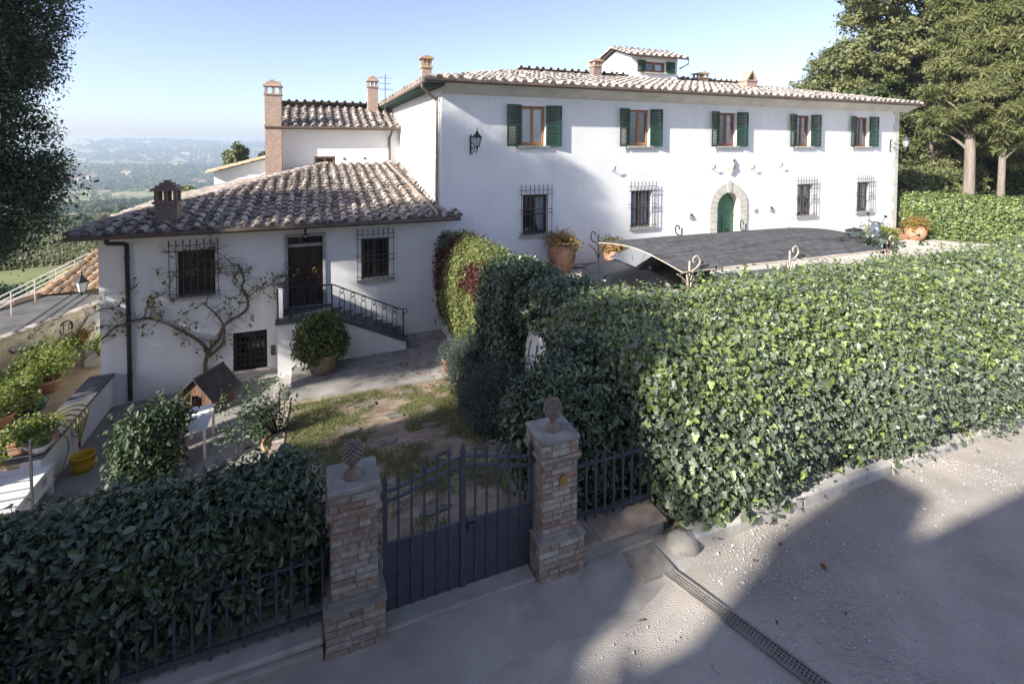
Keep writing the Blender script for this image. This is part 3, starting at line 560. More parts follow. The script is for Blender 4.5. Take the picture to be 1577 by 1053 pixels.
def roof_plane(mb, poly, cs=.46, rl=.56, rc=.115, jit=.012, flat=True, und=.03):
    """poly: eave-left, eave-right, then up and round; flat pan tiles with rows of barrel tiles between"""
    Pn = np.array(poly, float); u = Pn[1]-Pn[0]; u /= np.linalg.norm(u); n = np.cross(Pn[1]-Pn[0], Pn[-1]-Pn[0]); n /= np.linalg.norm(n)
    if n[2] < 0: n = -n
    v = np.cross(n, u); uv = [((p-Pn[0])@u, (p-Pn[0])@v) for p in Pn]
    mb.add(Pn-n*und, [tuple(range(len(Pn)))], 1)
    um, uM = min(p[0] for p in uv), max(p[0] for p in uv); vM = max(p[1] for p in uv)
    nc = int(round((uM-um)/cs)); cs = (uM-um)/nc; nr = int(math.ceil(vM/rl))
    def W(a, b, h): return Pn[0]+u*a+v*b+n*h
    for c in range(nc):
        uc = um+(c+.5)*cs
        for r in range(nr):
            vc = (r+.5)*rl
            if not pt_in(uc, min(vc, vM-.05), uv): continue
            L = rl*1.12
            if flat:
                ju = random.gauss(0, jit*.6); jv = random.gauss(0, jit*1.2); w = cs*.46; h0 = .045+random.gauss(0, jit*.35); h1 = .0; tw = random.gauss(0, jit*.3)
                a, b2 = r*rl-.03+jv, r*rl-.03+jv+L
                vs = [W(uc-w+ju,a,h0+tw),W(uc+w+ju,a,h0-tw),W(uc+w+ju,b2,h1),W(uc-w+ju,b2,h1),W(uc-w+ju,a,h0-.03+tw),W(uc+w+ju,a,h0-.03-tw)]
                mb.add(vs, [(0,1,2,3),(4,5,1,0)], r=random.uniform(0, .62))
    for c in range(nc+1):
        uc0 = um+c*cs; drift = 0
        for r in range(nr):
            vc = (r+.5)*rl
            if not (pt_in(uc0+.02, min(vc, vM-.05), uv) or pt_in(uc0-.02, min(vc, vM-.05), uv)): continue
            drift = .6*drift+random.gauss(0, jit); uc = uc0+drift; a = r*rl-.05+random.gauss(0, jit); b2 = a+rl*1.15
            h0 = .05+random.gauss(0, jit*.4); h1 = .015; yaw = random.gauss(0, jit*1.2); vs = []; K = 7
            for rr, vv, hh, oo in ((rc*1.06, a, h0, -yaw), (rc*.84, b2, h1, yaw)):
                for q in range(K):
                    t = math.pi*q/(K-1); vs.append(W(uc+oo-rr*math.cos(t), vv, hh+rr*1.05*math.sin(t)))
            vs += [W(uc-yaw, a, h0-.02)]
            fs = [(q, q+1, K+q+1, K+q) for q in range(K-1)]; q0 = random.uniform(.3, 1)
            mb.add(vs, fs, 0, True, q0); mb.add(vs, [(q+1, q, 2*K) for q in range(K-1)], 0, False, 0)
def ridge_tiles(mb, P, Q, r=.15, L=.5, lift=.05):
    P = np.array(P, float); Q = np.array(Q, float); d = Q-P; ln = np.linalg.norm(d); d /= ln; s = np.cross(d, [0, 0, 1]); s /= np.linalg.norm(s); n = np.cross(s, d)
    for i in range(int(ln/L)+1):
        a = P+d*i*L+s*random.gauss(0, .01); e = min(L*1.15, ln-i*L+.1); vs = []; K = 7
        for rr, t0, h in ((r*1.08, 0, lift+.03), (r*.9, e, lift)):
            for q in range(K): t = math.pi*q/(K-1); vs.append(a+d*t0+s*rr*math.cos(t)+n*(h-.06+rr*.9*math.sin(t)))
        q0 = random.random(); mb.add(vs, [(q+1, q, K+q, K+q+1) for q in range(K-1)], 0, True, q0); mb.add(vs, [tuple(range(K))], 0, False, q0)
def chimney(parent, x, y, z0, z1, wx, wy, cap, m, sub='chimney', hcap=.5):
    mb = MB(); mb.box(x-wx/2, x+wx/2, y-wy/2, y+wy/2, z0, z1); c = mb.build(sub, m, parent)
    k = MB(); kx, ky = wx/2, wy/2; z = z1
    k.box(x-kx-.05, x+kx+.05, y-ky-.05, y+ky+.05, z, z+.07); z += .07
    if cap in ('louvre', 'stepped', 'tile'):
        for sx in (-1, 0, 1):
            for sy in (-1, 1): k.box(x+sx*(kx-.05)-.05, x+sx*(kx-.05)+.05, y+sy*(ky-.05)-.05, y+sy*(ky-.05)+.05, z, z+hcap)
        z += hcap
        if cap == 'stepped':
            for i, sh in enumerate((-.09, .02, .12, .22)): k.box(x-kx+sh, x+kx-sh, y-ky+sh, y+ky-sh, z, z+.085); z += .0852
        elif cap == 'louvre':
            k.box(x-kx-.07, x+kx+.07, y-ky-.07, y+ky+.07, z, z+.06)
            k.prism([(x-kx-.07, z+.06), (x+kx+.07, z+.06), (x+.05, z+.36), (x-.05, z+.36)], y-ky+.02, y+ky-.02, 'y')
            k.prism([(y-ky-.07, z+.0602), (y+ky+.07, z+.0602), (y, z+.34)], x-kx+.03, x+kx-.03, 'x')
        else:
            k.box(x-kx-.1, x+kx+.1, y-ky-.1, y+ky+.1, z, z+.05); k.prism([(x-kx-.1, z+.05), (x+kx+.1, z+.05), (x, z+.16)], y-ky-.08, y+ky+.08, 'y')
    elif cap == 'tent':
        k.prism([(x-kx, z), (x-kx+.1, z), (x+.04, z+.5), (x+kx-.1, z), (x+kx, z), (x+.04, z+.62)], y-ky, y+ky, 'y')
    k.build('chimney_cap', [m if cap == 'tent' else (M['chim_brick'] if m is M['chim_brick'] else M['old_brick'])][0], c) if cap != 'tile' else k.build('chimney_cap', M['tile_orange'], c)
    return c
def spear_bars(mb, xs, y, z0, z1, r=.013, tip=.13):
    for x in xs:
        mb.tube([(x, y, z0), (x, y, z1-tip)], r, 6, caps=False)
        mb.add([(x-.028, y, z1-tip), (x, y-.012, z1-tip), (x+.028, y, z1-tip), (x, y+.012, z1-tip), (x, y, z1), (x, y, z1-tip-.06)],
               [(0,1,4),(1,2,4),(2,3,4),(3,0,4),(1,0,5),(2,1,5),(3,2,5),(0,3,5)])
def shutter_mesh(w, h, name, parent, hinge, ang, sgn):
    """louvred leaf hinged at hinge=(x,y,z0); it lies towards sgn*x, ang away from the wall"""
    mb = MB(); t = .022
    for a, b in ((0, .07), (w-.07, w)): mb.box(a, b, -t, t, 0, h)
    for a, b in ((0, .09), (h*.5-.04, h*.5+.04), (h-.09, h)): mb.box(.07, w-.07, -t*.98, t*.98, a, b)
    for z0, z1 in ((.09, h*.5-.04), (h*.5+.04, h-.09)):
        n = max(4, int((z1-z0)/.075))
        for i in range(n):
            z = z0+(i+.5)*(z1-z0)/n; c, s = math.cos(R(38)), math.sin(R(38))
            mb.obox((w/2, 0, z), (w/2-.07, .034, .006), [(1,0,0), (0,c,s), (0,-s,c)])
    mb.box(w*.3, w*.3+.03, -.05, -t, h*.45, h*.45+.09)
    c, s = math.cos(ang), math.sin(ang)
    X = Matrix(((sgn*c, 0, 0, hinge[0]), (-s, 1, 0, hinge[1]), (0, 0, 1, hinge[2]), (0, 0, 0, 1))); o = mb.build(name, M['shutter'], parent, xf=X)
    if sgn < 0: o.data.flip_normals()
    return o
def window(parent, x0, x1, z0, z1, y, wood, curtain=None, bars=0, shutters=None, sill=None, grille=None, stiles=True, tint=None):
    yi = y+.17; f = .055; mb = MB(); cx = (x0+x1)/2
    mb.box(x0+.004, x0+f, yi, yi+.07, z0+.004, z1-.004); mb.box(x1-f, x1-.004, yi, yi+.07, z0+.004, z1-.004)
    mb.box(x0+f, x1-f, yi+.001, yi+.069, z1-f, z1-.004); mb.box(x0+f, x1-f, yi+.001, yi+.069, z0+.004, z0+f+.02)
    for a, b in ((x0+f, cx), (cx, x1-f)):       # two casements
        mb.box(a+.002, a+.06, yi-.02, yi+.03, z0+f+.022, z1-f-.002); mb.box(b-.06, b-.002, yi-.02, yi+.03, z0+f+.022, z1-f-.002)
        mb.box(a+.06, b-.06, yi-.019, yi+.029, z1-f-.062, z1-f-.002); mb.box(a+.06, b-.06, yi-.019, yi+.029, z0+f+.022, z0+f+.1)
        for k in range(bars): z = z0+(z1-z0)*(k+1)/(bars+1); mb.box(a+.06, b-.06, yi-.015, yi+.02, z-.013, z+.013)
    w = mb.build('window', wood, parent)
    mb = MB(); mb.add([(x0+f,yi+.012,z0+f),(x1-f,yi+.012,z0+f),(x1-f,yi+.012,z1-f),(x0+f,yi+.012,z1-f)], [(0,1,2,3)]); mb.build('pane', M['glass'], w)
    mb = MB(); mb.box(x0-.3, x1+.3, y+.9, y+.95, z0-.3, z1+.3); mb.box(x0-.32, x0-.3, y+.25, y+.95, z0-.3, z1+.3); mb.box(x1+.3, x1+.32, y+.25, y+.95, z0-.3, z1+.3)
    mb.box(x0-.32, x1+.32, y+.25, y+.95, z1+.3, z1+.32); mb.box(x0-.32, x1+.32, y+.25, y+.95, z0-.32, z0-.3); mb.build('dark_room', M['dark'], w)
    for a, b, pull in (curtain or ()):
        mb = MB(); n = 36; vs = []
        for r in range(9):
            q = r/8; zz = z1-.07-(z1-z0-.16)*q
            for k in range(n+1):
                s = k/n; xx = a+(b-a)*s
                if pull: xx = (b-(b-xx)*(1-.75*max(0, q-.25)**1.3) if pull > 0 else a+(xx-a)*(1-.75*max(0, q-.25)**1.3))
                vs.append((xx, yi+.10+.018*math.sin(s*40+q*1.5), zz))
        mb.add(vs, [(r*(n+1)+k, r*(n+1)+k+1, (r+1)*(n+1)+k+1, (r+1)*(n+1)+k) for r in range(8) for k in range(n)], 0, True); mb.build('curtain', M['curtain'], w)
    if shutters:
        sw, ang = shutters
        shutter_mesh(sw, z1-z0+.07, 'shutter', w, (x0-.015, y-.05, z0-.02), R(ang), -1); shutter_mesh(sw, z1-z0+.07, 'shutter', w, (x1+.015, y-.05, z0-.02), R(ang), 1)
    if sill:
        mb = MB(); mb.box(x0-sill, x1+sill, y-.13, y+.16, z0-.1, z0+.002); mb.build('sill', M['stone'], w, .012)
    if grille:
        gx0, gx1, gz0, gz1, nb, hz, yo = grille; mb = MB(); yy = y-yo
        spear_bars(mb, np.linspace(gx0+.03, gx1-.03, nb), yy, gz0, gz1)
        for z in hz:
            mb.box(gx0-.03, gx1+.03, yy-.018, yy+.018, z-.009, z+.009)
            for xe in (gx0+.01, gx1-.01): mb.tube([(xe, yy, z), (xe, y+.02, z)], .01, 6, caps=False)
        mb.build('grille', M['grille'], w)
    return w

# ---- main villa
V = thing('villa', 'long two storey white villa with green shutters and arched green door', 'house', (19, 26, -5.7))
UW = [(8.2,9.34),(13.67,14.8),(19.05,20.2),(24.5,25.6),(29.35,30.48)]; LW = [(8.28,9.48),(13.82,15.0),(24.7,25.9),(29.6,30.7)]
DO = (18.95, 20.53, -6.0, -2.45)
mb = MB(); wall_openings(mb, 4.75, 33.2, -6.3, 2.5, 19.5, [(a, b, -.09, 1.6) for a, b in UW]+[(a, b, -3.93, -2.2) for a, b in LW]+[DO])
mb.add([(4.75,19.5,-8),(4.75,33,-8),(4.75,33,2.5),(4.75,19.5,2.5),(33.2,19.5,-6.5),(33.2,33,-6.5),(33.2,33,2.5),(33.2,19.5,2.5),(4.75,19.5,-6.3)], [(0,3,2,1),(4,5,6,7),(1,2,6,5)])
mb.build('wall', M['stucco'], V)
mb = MB(); prof = [(19.502,1.98),(19.42,2.0),(19.3,2.08),(19.1,2.2),(18.85,2.32),(18.74,2.36),(18.74,2.44),(19.502,2.44)]
mb.prism([(p[0], p[1]) for p in prof], 4.752, 34.0, 'x'); mb.build('cornice', M['cove'], V)
mb = MB(); mb.box(3.98, 4.748, 18.75, 33.3, 2.33, 2.36)
for i in range(38): y = 19.0+i*.37; mb.box(4.05, 4.74, y, y+.09, 2.24, 2.329)
mb.build('soffit', M['soffit'], V)
mb = MB(); A, B, C, D = (4.0,18.68,2.46), (34.0,18.68,2.46), (27.5,25.85,4.02), (10.47,25.85,4.02); E, F = (4.0,33.1,2.46), (34.0,33.1,2.46)
roof_plane(mb, [A, B, C, D], .44, .5, .125, .02); roof_plane(mb, [E, A, D], .44, .5, .125, .02); roof_plane(mb, [B, F, C], .44, .5, .125, .02); roof_plane(mb, [F, E, D, C], .44, 1.0, .125, .02)
for P, Q in ((A, D), (D, C), (B, C), (E, D), (F, C)): ridge_tiles(mb, P, Q, .13, .5, .02)
vroof = mb.build('roof', [M['tile_pale'], M['soffit']], V)
mb = MB(); g = [(4.0,33,2.40),(3.93,18.75,2.40)]; mb.tube(g, .075, 8); mb.build('gutter', M['pipe'], V)
mb = MB(); mb.tube([(3.9,18.63,2.40),(34.1,18.63,2.40)], .08, 8)
for i in range(21): mb.box(5+i*1.42, 5.04+i*1.42, 18.54, 18.72, 2.42, 2.50)
mb.build('gutter', M['gutter'], V)
mb = MB(); mb.tube(smooth_path([(3.98,19.4,2.36),(4.0,19.5,2.2),(4.3,19.75,1.98),(4.6,19.85,1.75),(4.64,19.85,1.5),(4.64,19.85,-2.35),(4.6,19.8,-2.55),(4.5,19.4,-2.75)], 6), .06, 10)
for z in (1.2, -.4, -1.9): mb.tube([(4.64,19.85,z),(4.64,19.85,z+.05)], .075, 10)
mb.build('drainpipe', M['pipe'], V)
mb = MB()
for i, z in enumerate(np.arange(-5.6, 1.9, .53)):
    w = .52 if i % 2 == 0 else .34
    mb.box(33.22-w, 33.225, 19.47, 19.8, z, z+.515); mb.box(33.19, 33.24, 19.472, 19.5+(.84-w), z, z+.514)
mb.build('quoins', M['pale_stone'], V, .012)
kinds = [('wood', [(8.27,8.75,0),(8.8,9.27,0)], 0), ('wood', None, 0), ('wood_red', [(19.66,20.12,0)], 2), ('wood_red', [(24.57,25.5,0)], 2), ('wood_red', [(29.42,30.4,0)], 0)]
for (a, b), (wd, cu, nb), an in zip(UW, kinds, (10, 11, 12, 11, 11)): window(V, a, b, -.09, 1.6, 19.5, M[wd], cu, nb, (.7 if a < 10 else .62, an), .17)
for i, (a, b) in enumerate(LW):
    window(V, a, b, -3.93, -2.2, 19.5, M['wood_old'], [[(8.85,9.42,1)], [(13.9,14.3,0),(14.45,14.95,0)], [(25.0,25.8,-1)], [(29.7,30.6,0)]][i], 1, None, .17,
           (a-.15, b+.15, -3.93, -1.72, 8, (-3.82, -2.98, -2.82, -2.18, -1.98), .15))
# arched green door with its stone surround
mb = MB(); cx = 19.74; zs = -3.22; ri, ro = .76, 1.24; n = 13
d = MB()
zz = -6.0
while zz < zs-.02:                                     # jamb blocks
    h = min(.42, zs-zz); q = .03 if int(round((zz+6)/.42)) % 2 else 0
    for s in (-1, 1): a, b = sorted((cx+s*ri, cx+s*(ro+q*.5))); d.box(a, b, 19.5-.07-q*.3, 19.9, zz+.008, zz+h-.008)
    zz += h
for i in range(11):                                      # voussoirs
    t0, t1 = math.pi*(i+.03)/11, math.pi*(i+.97)/11; r2 = ro+(.16 if i == 5 else 0); y0 = 19.42 if i != 5 else 19.39
    ts = np.linspace(t0, t1, 4); pl = [(cx+ri*math.cos(t), zs+ri*math.sin(t)) for t in ts]+[(cx+(r2 if abs(t-math.pi/2) < .06 or i != 5 else ro)*math.cos(t), zs+(r2 if abs(t-math.pi/2) < .06 or i != 5 else ro)*math.sin(t)) for t in ts[::-1]]
    d.prism(pl, y0, 19.9, 'y')
ak = [(cx+(ri+.004), -6.0), (cx+(ri+.004), zs)]+[(cx+(ri+.004)*math.cos(t), zs+(ri+.004)*math.sin(t)) for t in np.linspace(0, math.pi, 25)[1:-1]]+[(cx-(ri+.004), zs), (cx-(ri+.004), -6.0)]
d.add([(p[0], y, p[1]) for y in (19.44, 19.95) for p in ak], [(i, i+1, len(ak)+i+1, len(ak)+i) for i in range(len(ak)-1)])
d.build('door_surround', M['pale_stone'], V, .01)
mb = MB(); pl = [(cx-ri, -6.0), (cx+ri, -6.0)]+[(cx+ri*math.cos(t), zs+ri*math.sin(t)) for t in np.linspace(0, math.pi, 17)]
mb.prism(pl, 19.86, 19.93, 'y'); mb.box(cx-ri, cx+ri, 19.83, 19.862, -3.75, -3.66); mb.box(cx-.55, cx+.55, 19.835, 19.862, -3.5, -3.42)
mb.box(cx-.04, cx+.04, 19.82, 19.862, -6, -3.75)
for s in (-1, 1):
    for z0, z1 in ((-5.8, -4.95), (-4.85, -3.95)):
        a, b = sorted((cx+s*.14, cx+s*.62))
        mb.box(a, b, 19.845, 19.861, z0, z0+.04); mb.box(a, b, 19.845, 19.861, z1-.04, z1); mb.box(a, a+.04, 19.846, 19.861, z0+.04, z1-.04); mb.box(b-.04, b, 19.846, 19.861, z0+.04, z1-.04)
dr = mb.build('door', M['door_green'], V)
for s in (-1, 1):
    mb = MB(); c = np.array([cx+s*.38, 19.8, -4.66]); mb.ico(c+np.array([0, 0, .16]), .085, sq=(1, .5, 1.1)); mb.tube([c+.11*np.array([math.sin(t), -.1, math.cos(t)]) for t in np.linspace(0, 2*math.pi, 17)], .022, 6); mb.build('door_knocker', M['iron'], dr)
# chimneys and the roof-top turret
def vz(y): return 2.46+(y-18.68)*.2176
chimney(vroof, 4.7, 22.2, 2.4, 3.35, .42, .42, 'tile', M['chim_brick'], hcap=.32)
chimney(vroof, 14.9, 24.6, 3.4, 4.35, .5, .5, 'tile', M['old_brick'], hcap=.22)
chimney(vroof, 23.2, 25.4, 3.6, 4.22, .75, .6, 'tile', M['old_brick'], hcap=.2)
chimney(vroof, 24.4, 22.7, 3.0, 3.78, .85, .55, 'tent', M['chim_brick'])
T = MB(); tx0, tx1, ty0, ty1, tz = 17.6, 21.0, 25.0, 28.2, 5.25
wall_openings(T, tx0, tx1, 3.9, tz, ty0, [(18.62, 20.1, 4.33, 4.98)], .15)
T.add([(tx0,ty0,3.9),(tx0,ty1,3.9),(tx0,ty1,tz),(tx0,(ty0+ty1)/2,tz+.55),(tx0,ty0,tz),(tx1,ty0,3.9),(tx1,ty1,3.9),(tx1,ty1,tz),(tx1,(ty0+ty1)/2,tz+.55),(tx1,ty0,tz)], [(0,4,3,2,1),(5,6,7,8,9),(1,2,7,6)])
tu = T.build('roof_turret', M['stucco'], vroof)
mb = MB(); A2, B2, C2, D2 = (tx0-.3,ty0-.35,tz+.0),(tx1+.35,ty0-.35,tz+.0),(tx1+.35,(ty0+ty1)/2,tz+.66),(tx0-.3,(ty0+ty1)/2,tz+.66)
roof_plane(mb, [A2, B2, C2, D2], .44, .45, .12, .015); roof_plane(mb, [(tx1+.35,ty1+.35,tz), (tx0-.3,ty1+.35,tz), D2, C2], .44, .45, .12, .015); ridge_tiles(mb, D2, C2)
mb.tube([(tx0-.3,ty0-.42,tz-.03),(tx1+.5,ty0-.42,tz-.03),(tx1+.5,ty0-.42,tz-.3),(tx1+.1,ty0-.05,tz-.6)], .045, 7, 1)
mb.build('turret_roof', [M['tile_pale'], M['gutter']], vroof)
w = window(V, 18.62, 20.1, 4.33, 4.98, ty0, M['wood_red'], [(19.4,20.05,0)], 0, (.62, 6), .1)
mb = MB(); mb.tube([(5.0,24.5,3.2),(5.0,24.5,5.1)], .02, 6)   # television aerial
for z, l in ((4.9,.35),(4.6,.3),(4.3,.45)): mb.tube([(5.0-l,24.5,z),(5.0+l,24.5,z)], .012, 5)
for k in range(7): mb.tube([(4.6+k*.12,24.35,4.35),(4.6+k*.12,24.65,4.35)], .008, 4)
o = mb.build('tv_aerial', M['grille']); tag(o, 'thin television aerial behind the left chimney of the villa roof', 'aerial'); o.location = (-1.5, 2.2, -1.5)

# ---- lower house, its front wall in one plane with the villa
H = thing('lower_house', 'lower white house with mossy hipped tile roof left of the villa', 'house', (-1, 25, -8.4))
mb = MB()
wall_openings(mb, -6.43, 4.748, -9.2, -2.95, 19.502, [(-4.3,-3.19,-5.2,-3.65), (1.63,2.67,-5.18,-3.62), (-2.7,-1.62,-8.0,-6.65), (-.9,.27,-6.0,-3.4)], .26)
mb.add([(-6.43,19.502,-9.2),(-6.43,30,-9.2),(-6.43,30,-2.95),(-6.43,19.502,-2.95)], [(0,3,2,1)]); mb.build('wall', M['stucco'], H)
mb = MB(); a, b, c, dd = (-6.95,18.78,-2.86), (5.25,18.78,-2.86), (4.75,30,-1.26), (.33,30,-1.26)
roof_plane(mb, [a, (4.75,18.78,-2.86), c, dd], .47, .585, .118, .02); roof_plane(mb, [(-6.95,30,-2.86), a, dd], .47, .56, .125, .018)
roof_plane(mb, [(4.76,18.78,-2.86), b, (5.25,19.49,-2.75), (4.76,19.49,-2.75)], .47, .5, .125, .018)
ridge_tiles(mb, a, dd, .16, .55)
hroof = mb.build('roof', [M['tile'], M['cove']], H)
mb = MB(); mb.prism([(19.50,-3.08),(18.85,-2.93),(18.85,-2.9),(19.50,-2.8)], -6.85, 5.2, 'x'); mb.build('soffit', M['cove'], H)
mb = MB(); mb.tube([(-7.0,18.72,-2.93),(5.3,18.72,-2.93)], .08, 8); mb.build('gutter', M['gutter'], H)
mb = MB(); mb.tube(smooth_path([(-5.95,18.74,-2.95),(-5.95,18.78,-3.12),(-5.75,19.1,-3.2),(-5.66,19.4,-3.3),(-5.65,19.42,-3.6),(-5.65,19.42,-6),(-5.65,19.42,-8.42)], 5), .065, 10)
for z in (-3.75, -5.6, -7.6): mb.tube([(-5.65,19.42,z),(-5.65,19.42,z+.05)], .085, 10)
mb.build('drainpipe', M['darkpipe'], H)
mb = MB(); mb.tube(smooth_path([(3.95,29.9,-1.14),(3.97,29.6,-1.1),(4.36,20.2,-2.50),(4.42,19.2,-2.62),(4.42,18.78,-2.8)], 4), .07, 8); mb.tube(smooth_path([(4.55,19.5,-2.5),(4.72,19.0,-2.62),(4.75,18.8,-2.8)], 4), .08, 8); mb.build('drainpipe', M['pipe'], H)
window(H, -4.3, -3.19, -5.2, -3.65, 19.502, M['wood_old'], None, 3, None, .18, (-4.52, -3.05, -5.2, -3.2, 8, (-5.05, -4.45, -4.3, -3.62, -3.42), .16))
window(H, 1.63, 2.67, -5.18, -3.62, 19.502, M['wood_old'], None, 2, None, .18, (1.46, 2.84, -5.18, -3.2, 8, (-5.05, -4.45, -4.25, -3.62, -3.45), .16))
w = window(H, -2.7, -1.62, -8.0, -6.65, 19.502, M['wood_old'], None, 2, None, None)
mb = MB()
for x in np.linspace(-2.62, -1.7, 7): mb.tube([(x,19.55,-8.05),(x,19.55,-6.66)], .016, 6, caps=False)
for z in np.linspace(-7.85, -6.8, 6): mb.box(-2.7, -1.62, 19.53, 19.552, z-.014, z+.014)
mb.build('grille', M['iron'], w)
mb = MB(); mb.box(-2.8, -1.52, 19.4, 19.76, -8.1, -8.0); mb.build('sill', M['brick'], w, .01)
mb = MB(); mb.box(-4.0,-3.9,19.9,19.95,-4.62,-4.36); mb.box(-3.88,-3.8,19.9,19.95,-4.55,-4.3); tag(mb.build('towel', M['pink']), 'small pink cloth hanging inside the vine covered grilled window', 'cloth')
mb = MB()
for a, b in ((-1.0,-.9),(.27,.37)): mb.box(a, b, 19.44, 19.76, -6.0, -3.33)
mb.box(-1.0, .37, 19.438, 19.76, -3.4, -3.29); mb.box(-.9, .27, 19.55, 19.76, -3.78, -3.68); mb.build('door_frame', M['stone'], H, .008)
mb = MB(); mb.box(-.9, .27, 19.66, 19.72, -6.0, -3.78); mb.box(-.33, -.30, 19.63, 19.662, -6, -3.78)
for x0 in (-.82, -.24):
    for z0, z1 in ((-5.85,-5.15),(-5.05,-3.92)):
        mb.box(x0, x0+.46, 19.64, 19.661, z0, z0+.05); mb.box(x0, x0+.46, 19.64, 19.661, z1-.05, z1); mb.box(x0, x0+.05, 19.641, 19.661, z0+.05, z1-.05); mb.box(x0+.41, x0+.46, 19.641, 19.661, z0+.05, z1-.05)
dr = mb.build('door', M['wood_old'], H)
for x in (-.58, -.02):
    mb = MB(); mb.ico((x, 19.6, -4.62), .05, sq=(1, .6, 1)); mb.tube([(x+.07*math.sin(t), 19.6, -4.7+.075*math.cos(t)) for t in np.linspace(0, 2*math.pi, 15)], .013, 6); mb.build('door_knocker', M['brass'], dr)
mb = MB(); mb.ico((-.25,19.61,-4.95), .03); mb.build('door_knob', M['brass'], dr)
mb = MB(); mb.add([(-.9,19.7,-3.68),(.27,19.7,-3.68),(.27,19.7,-3.4),(-.9,19.7,-3.4)], [(0,1,2,3)]); mb.box(-1.1, .5, 20.2, 20.25, -6.2, -3.2, 1); mb.build('transom', [M['glass'], M['dark']], H)
chimney(hroof, -4.62, 19.95, -3.1, -2.05, .64, .60, 'stepped', M['old_brick'], hcap=.36)
mb = MB(); mb.box(-1.5,-1.35,19.46,19.502,-7.6,-7.25); mb.build('meter_box', M['gutter'], H)

# ---- rear wing
Wg = thing('rear_wing', 'white rear wing with tiled roof and tall brick chimney behind the lower house', 'house', (1.5, 33, -8.5))
mb = MB(); wall_openings(mb, -1.62, 4.745, -9, .86, 30.0, [(.02,1.13,-1.24,-.76)], .15)
mb.add([(-1.62,30,-9),(-1.62,38,-9),(-1.62,38,.86),(-1.62,34.3,2.22),(-1.62,30,.86)], [(0,4,3,2,1)]); mb.build('wall', M['stucco'], Wg)
mb = MB(); roof_plane(mb, [(-2.35,29.5,.86),(4.74,29.5,.86),(4.74,34.3,2.36),(-2.35,34.3,2.36)], .47, .58, .125, .02); roof_plane(mb, [(4.74,39,.86),(-2.35,39,.86),(-2.35,34.3,2.36),(4.74,34.3,2.36)], .47, .8, .125, .02)
ridge_tiles(mb, (-2.35,34.3,2.36), (4.74,34.3,2.36)); mb.build('roof', [M['tile'], M['cove']], Wg)
mb = MB(); mb.tube([(-2.4,29.42,.82),(4.7,29.42,.82)], .08, 8); mb.build('gutter', M['gutter'], Wg)
mb = MB(); mb.tube(smooth_path([(4.25,29.45,.75),(4.2,29.6,.5),(4.16,29.9,.3),(4.16,29.92,0),(4.16,29.92,-1.0)], 5), .065, 8); mb.build('drainpipe', M['gutter'], Wg)
window(Wg, .02, 1.13, -1.24, -.76, 30.0, M['wood'], None, 0)
mb = MB()
for x in (1.62, 2.75): mb.tube([(x,30.02,-.93+.02*x),(x,29.97,-.93+.02*x)], .07, 12)
mb.build('vent', M['gutter'], Wg)
chimney(Wg, -2.0, 29.75, -2.2, 2.55, .8, .7, 'louvre', M['chim_brick'], hcap=.38)
chimney(Wg, 3.55, 33.2, 1.6, 3.55, .62, .6, 'louvre', M['chim_brick'], hcap=.32)
# ---- low annex behind
An = thing('white_annex', 'low white annex with sloping orange tile edge beside the tall brick chimney', 'house', (-5, 34, -8.5))
mb = MB(); mb.prism([(-5.3,-9),(-1.9,-9),(-1.9,-.78),(-5.3,-1.66)], 32.5, 37, 'y'); mb.build('wall', M['stucco'], An)
mb = MB(); roof_plane(mb, [(-5.55,37.2,-1.72),(-5.55,32.3,-1.72),(-1.8,32.3,-.70),(-1.8,37.2,-.70)], .47, .56, .125, .02); mb.build('roof', [M['tile_orange'], M['cove']], An)

# ---- the house the picture was taken from: it stands behind the camera and shades the road
Bk = thing('house_behind_road', 'tall house on the near side of the road whose eaves shade the gravel', 'house', (0, -4, -5))
mb = MB(); mb.box(-8, 2.6, -7, -.35, -5.2, 1.2); mb.build('wall', M['stucco'], Bk)
mb = MB(); mb.prism([(-.35,1.18),(.1,1.24),(.1,1.32),(-3.7,2.2),(-7.2,1.3)], -8.4, 3.0, 'x'); mb.build('roof', M['tile'], Bk)
mb = MB(); mb.box(-9.3, -8.05, -1.2, -.5, -5.2, 3.4); mb.prism([(-9.45,3.4),(-7.9,3.4),(-8.0,4.3)], -1.25, -.45, 'y'); mb.build('chimney', M['chim_brick'], Bk)  # unseen stack, added and shaped to throw the tapered shadow on the road

# ================================================================ GATE, PILLARS, FENCES, GARDEN WALLS
def brick_block(mb, x0, x1, y0, y1, z0, z1, h=.068, L=.245, gap=.011):
    """courses of single bricks round a mortar core"""
    mb.box(x0+.012, x1-.012, y0+.012, y1-.012, z0, z1-.002, 1); n = int(round((z1-z0)/h)); h = (z1-z0)/n
    for r in range(n):
        za, zb = z0+r*h+gap/2, z0+(r+1)*h-gap/2
        for axis in (0, 1):
            a0, a1 = (x0, x1) if axis == 0 else (y0, y1); q = a0-(0 if (r+axis) % 2 else L*.5)+random.uniform(-.03, .03)
            while q < a1-.01:
                w = L*random.choice((1, 1, .5, .95)); s, e = max(q, a0)+gap/2, min(q+w, a1)-gap/2; q += w
                if e-s < .02: continue
                j = random.uniform(-.003, .005)
                if axis == 0:
                    mb.box(s, e, y0-j, y0+.09, za, zb); mb.box(s, e, y1-.09, y1+j, za+.0005, zb-.0005)
                else:
                    mb.box(x0-j, x0+.09, max(s, y0+.0925), min(e, y1-.0925), za, zb) if min(e, y1-.0925) > max(s, y0+.0925) else None
                    mb.box(x1-.09, x1+j, max(s, y0+.0925), min(e, y1-.0925), za, zb) if min(e, y1-.0925) > max(s, y0+.0925) else None
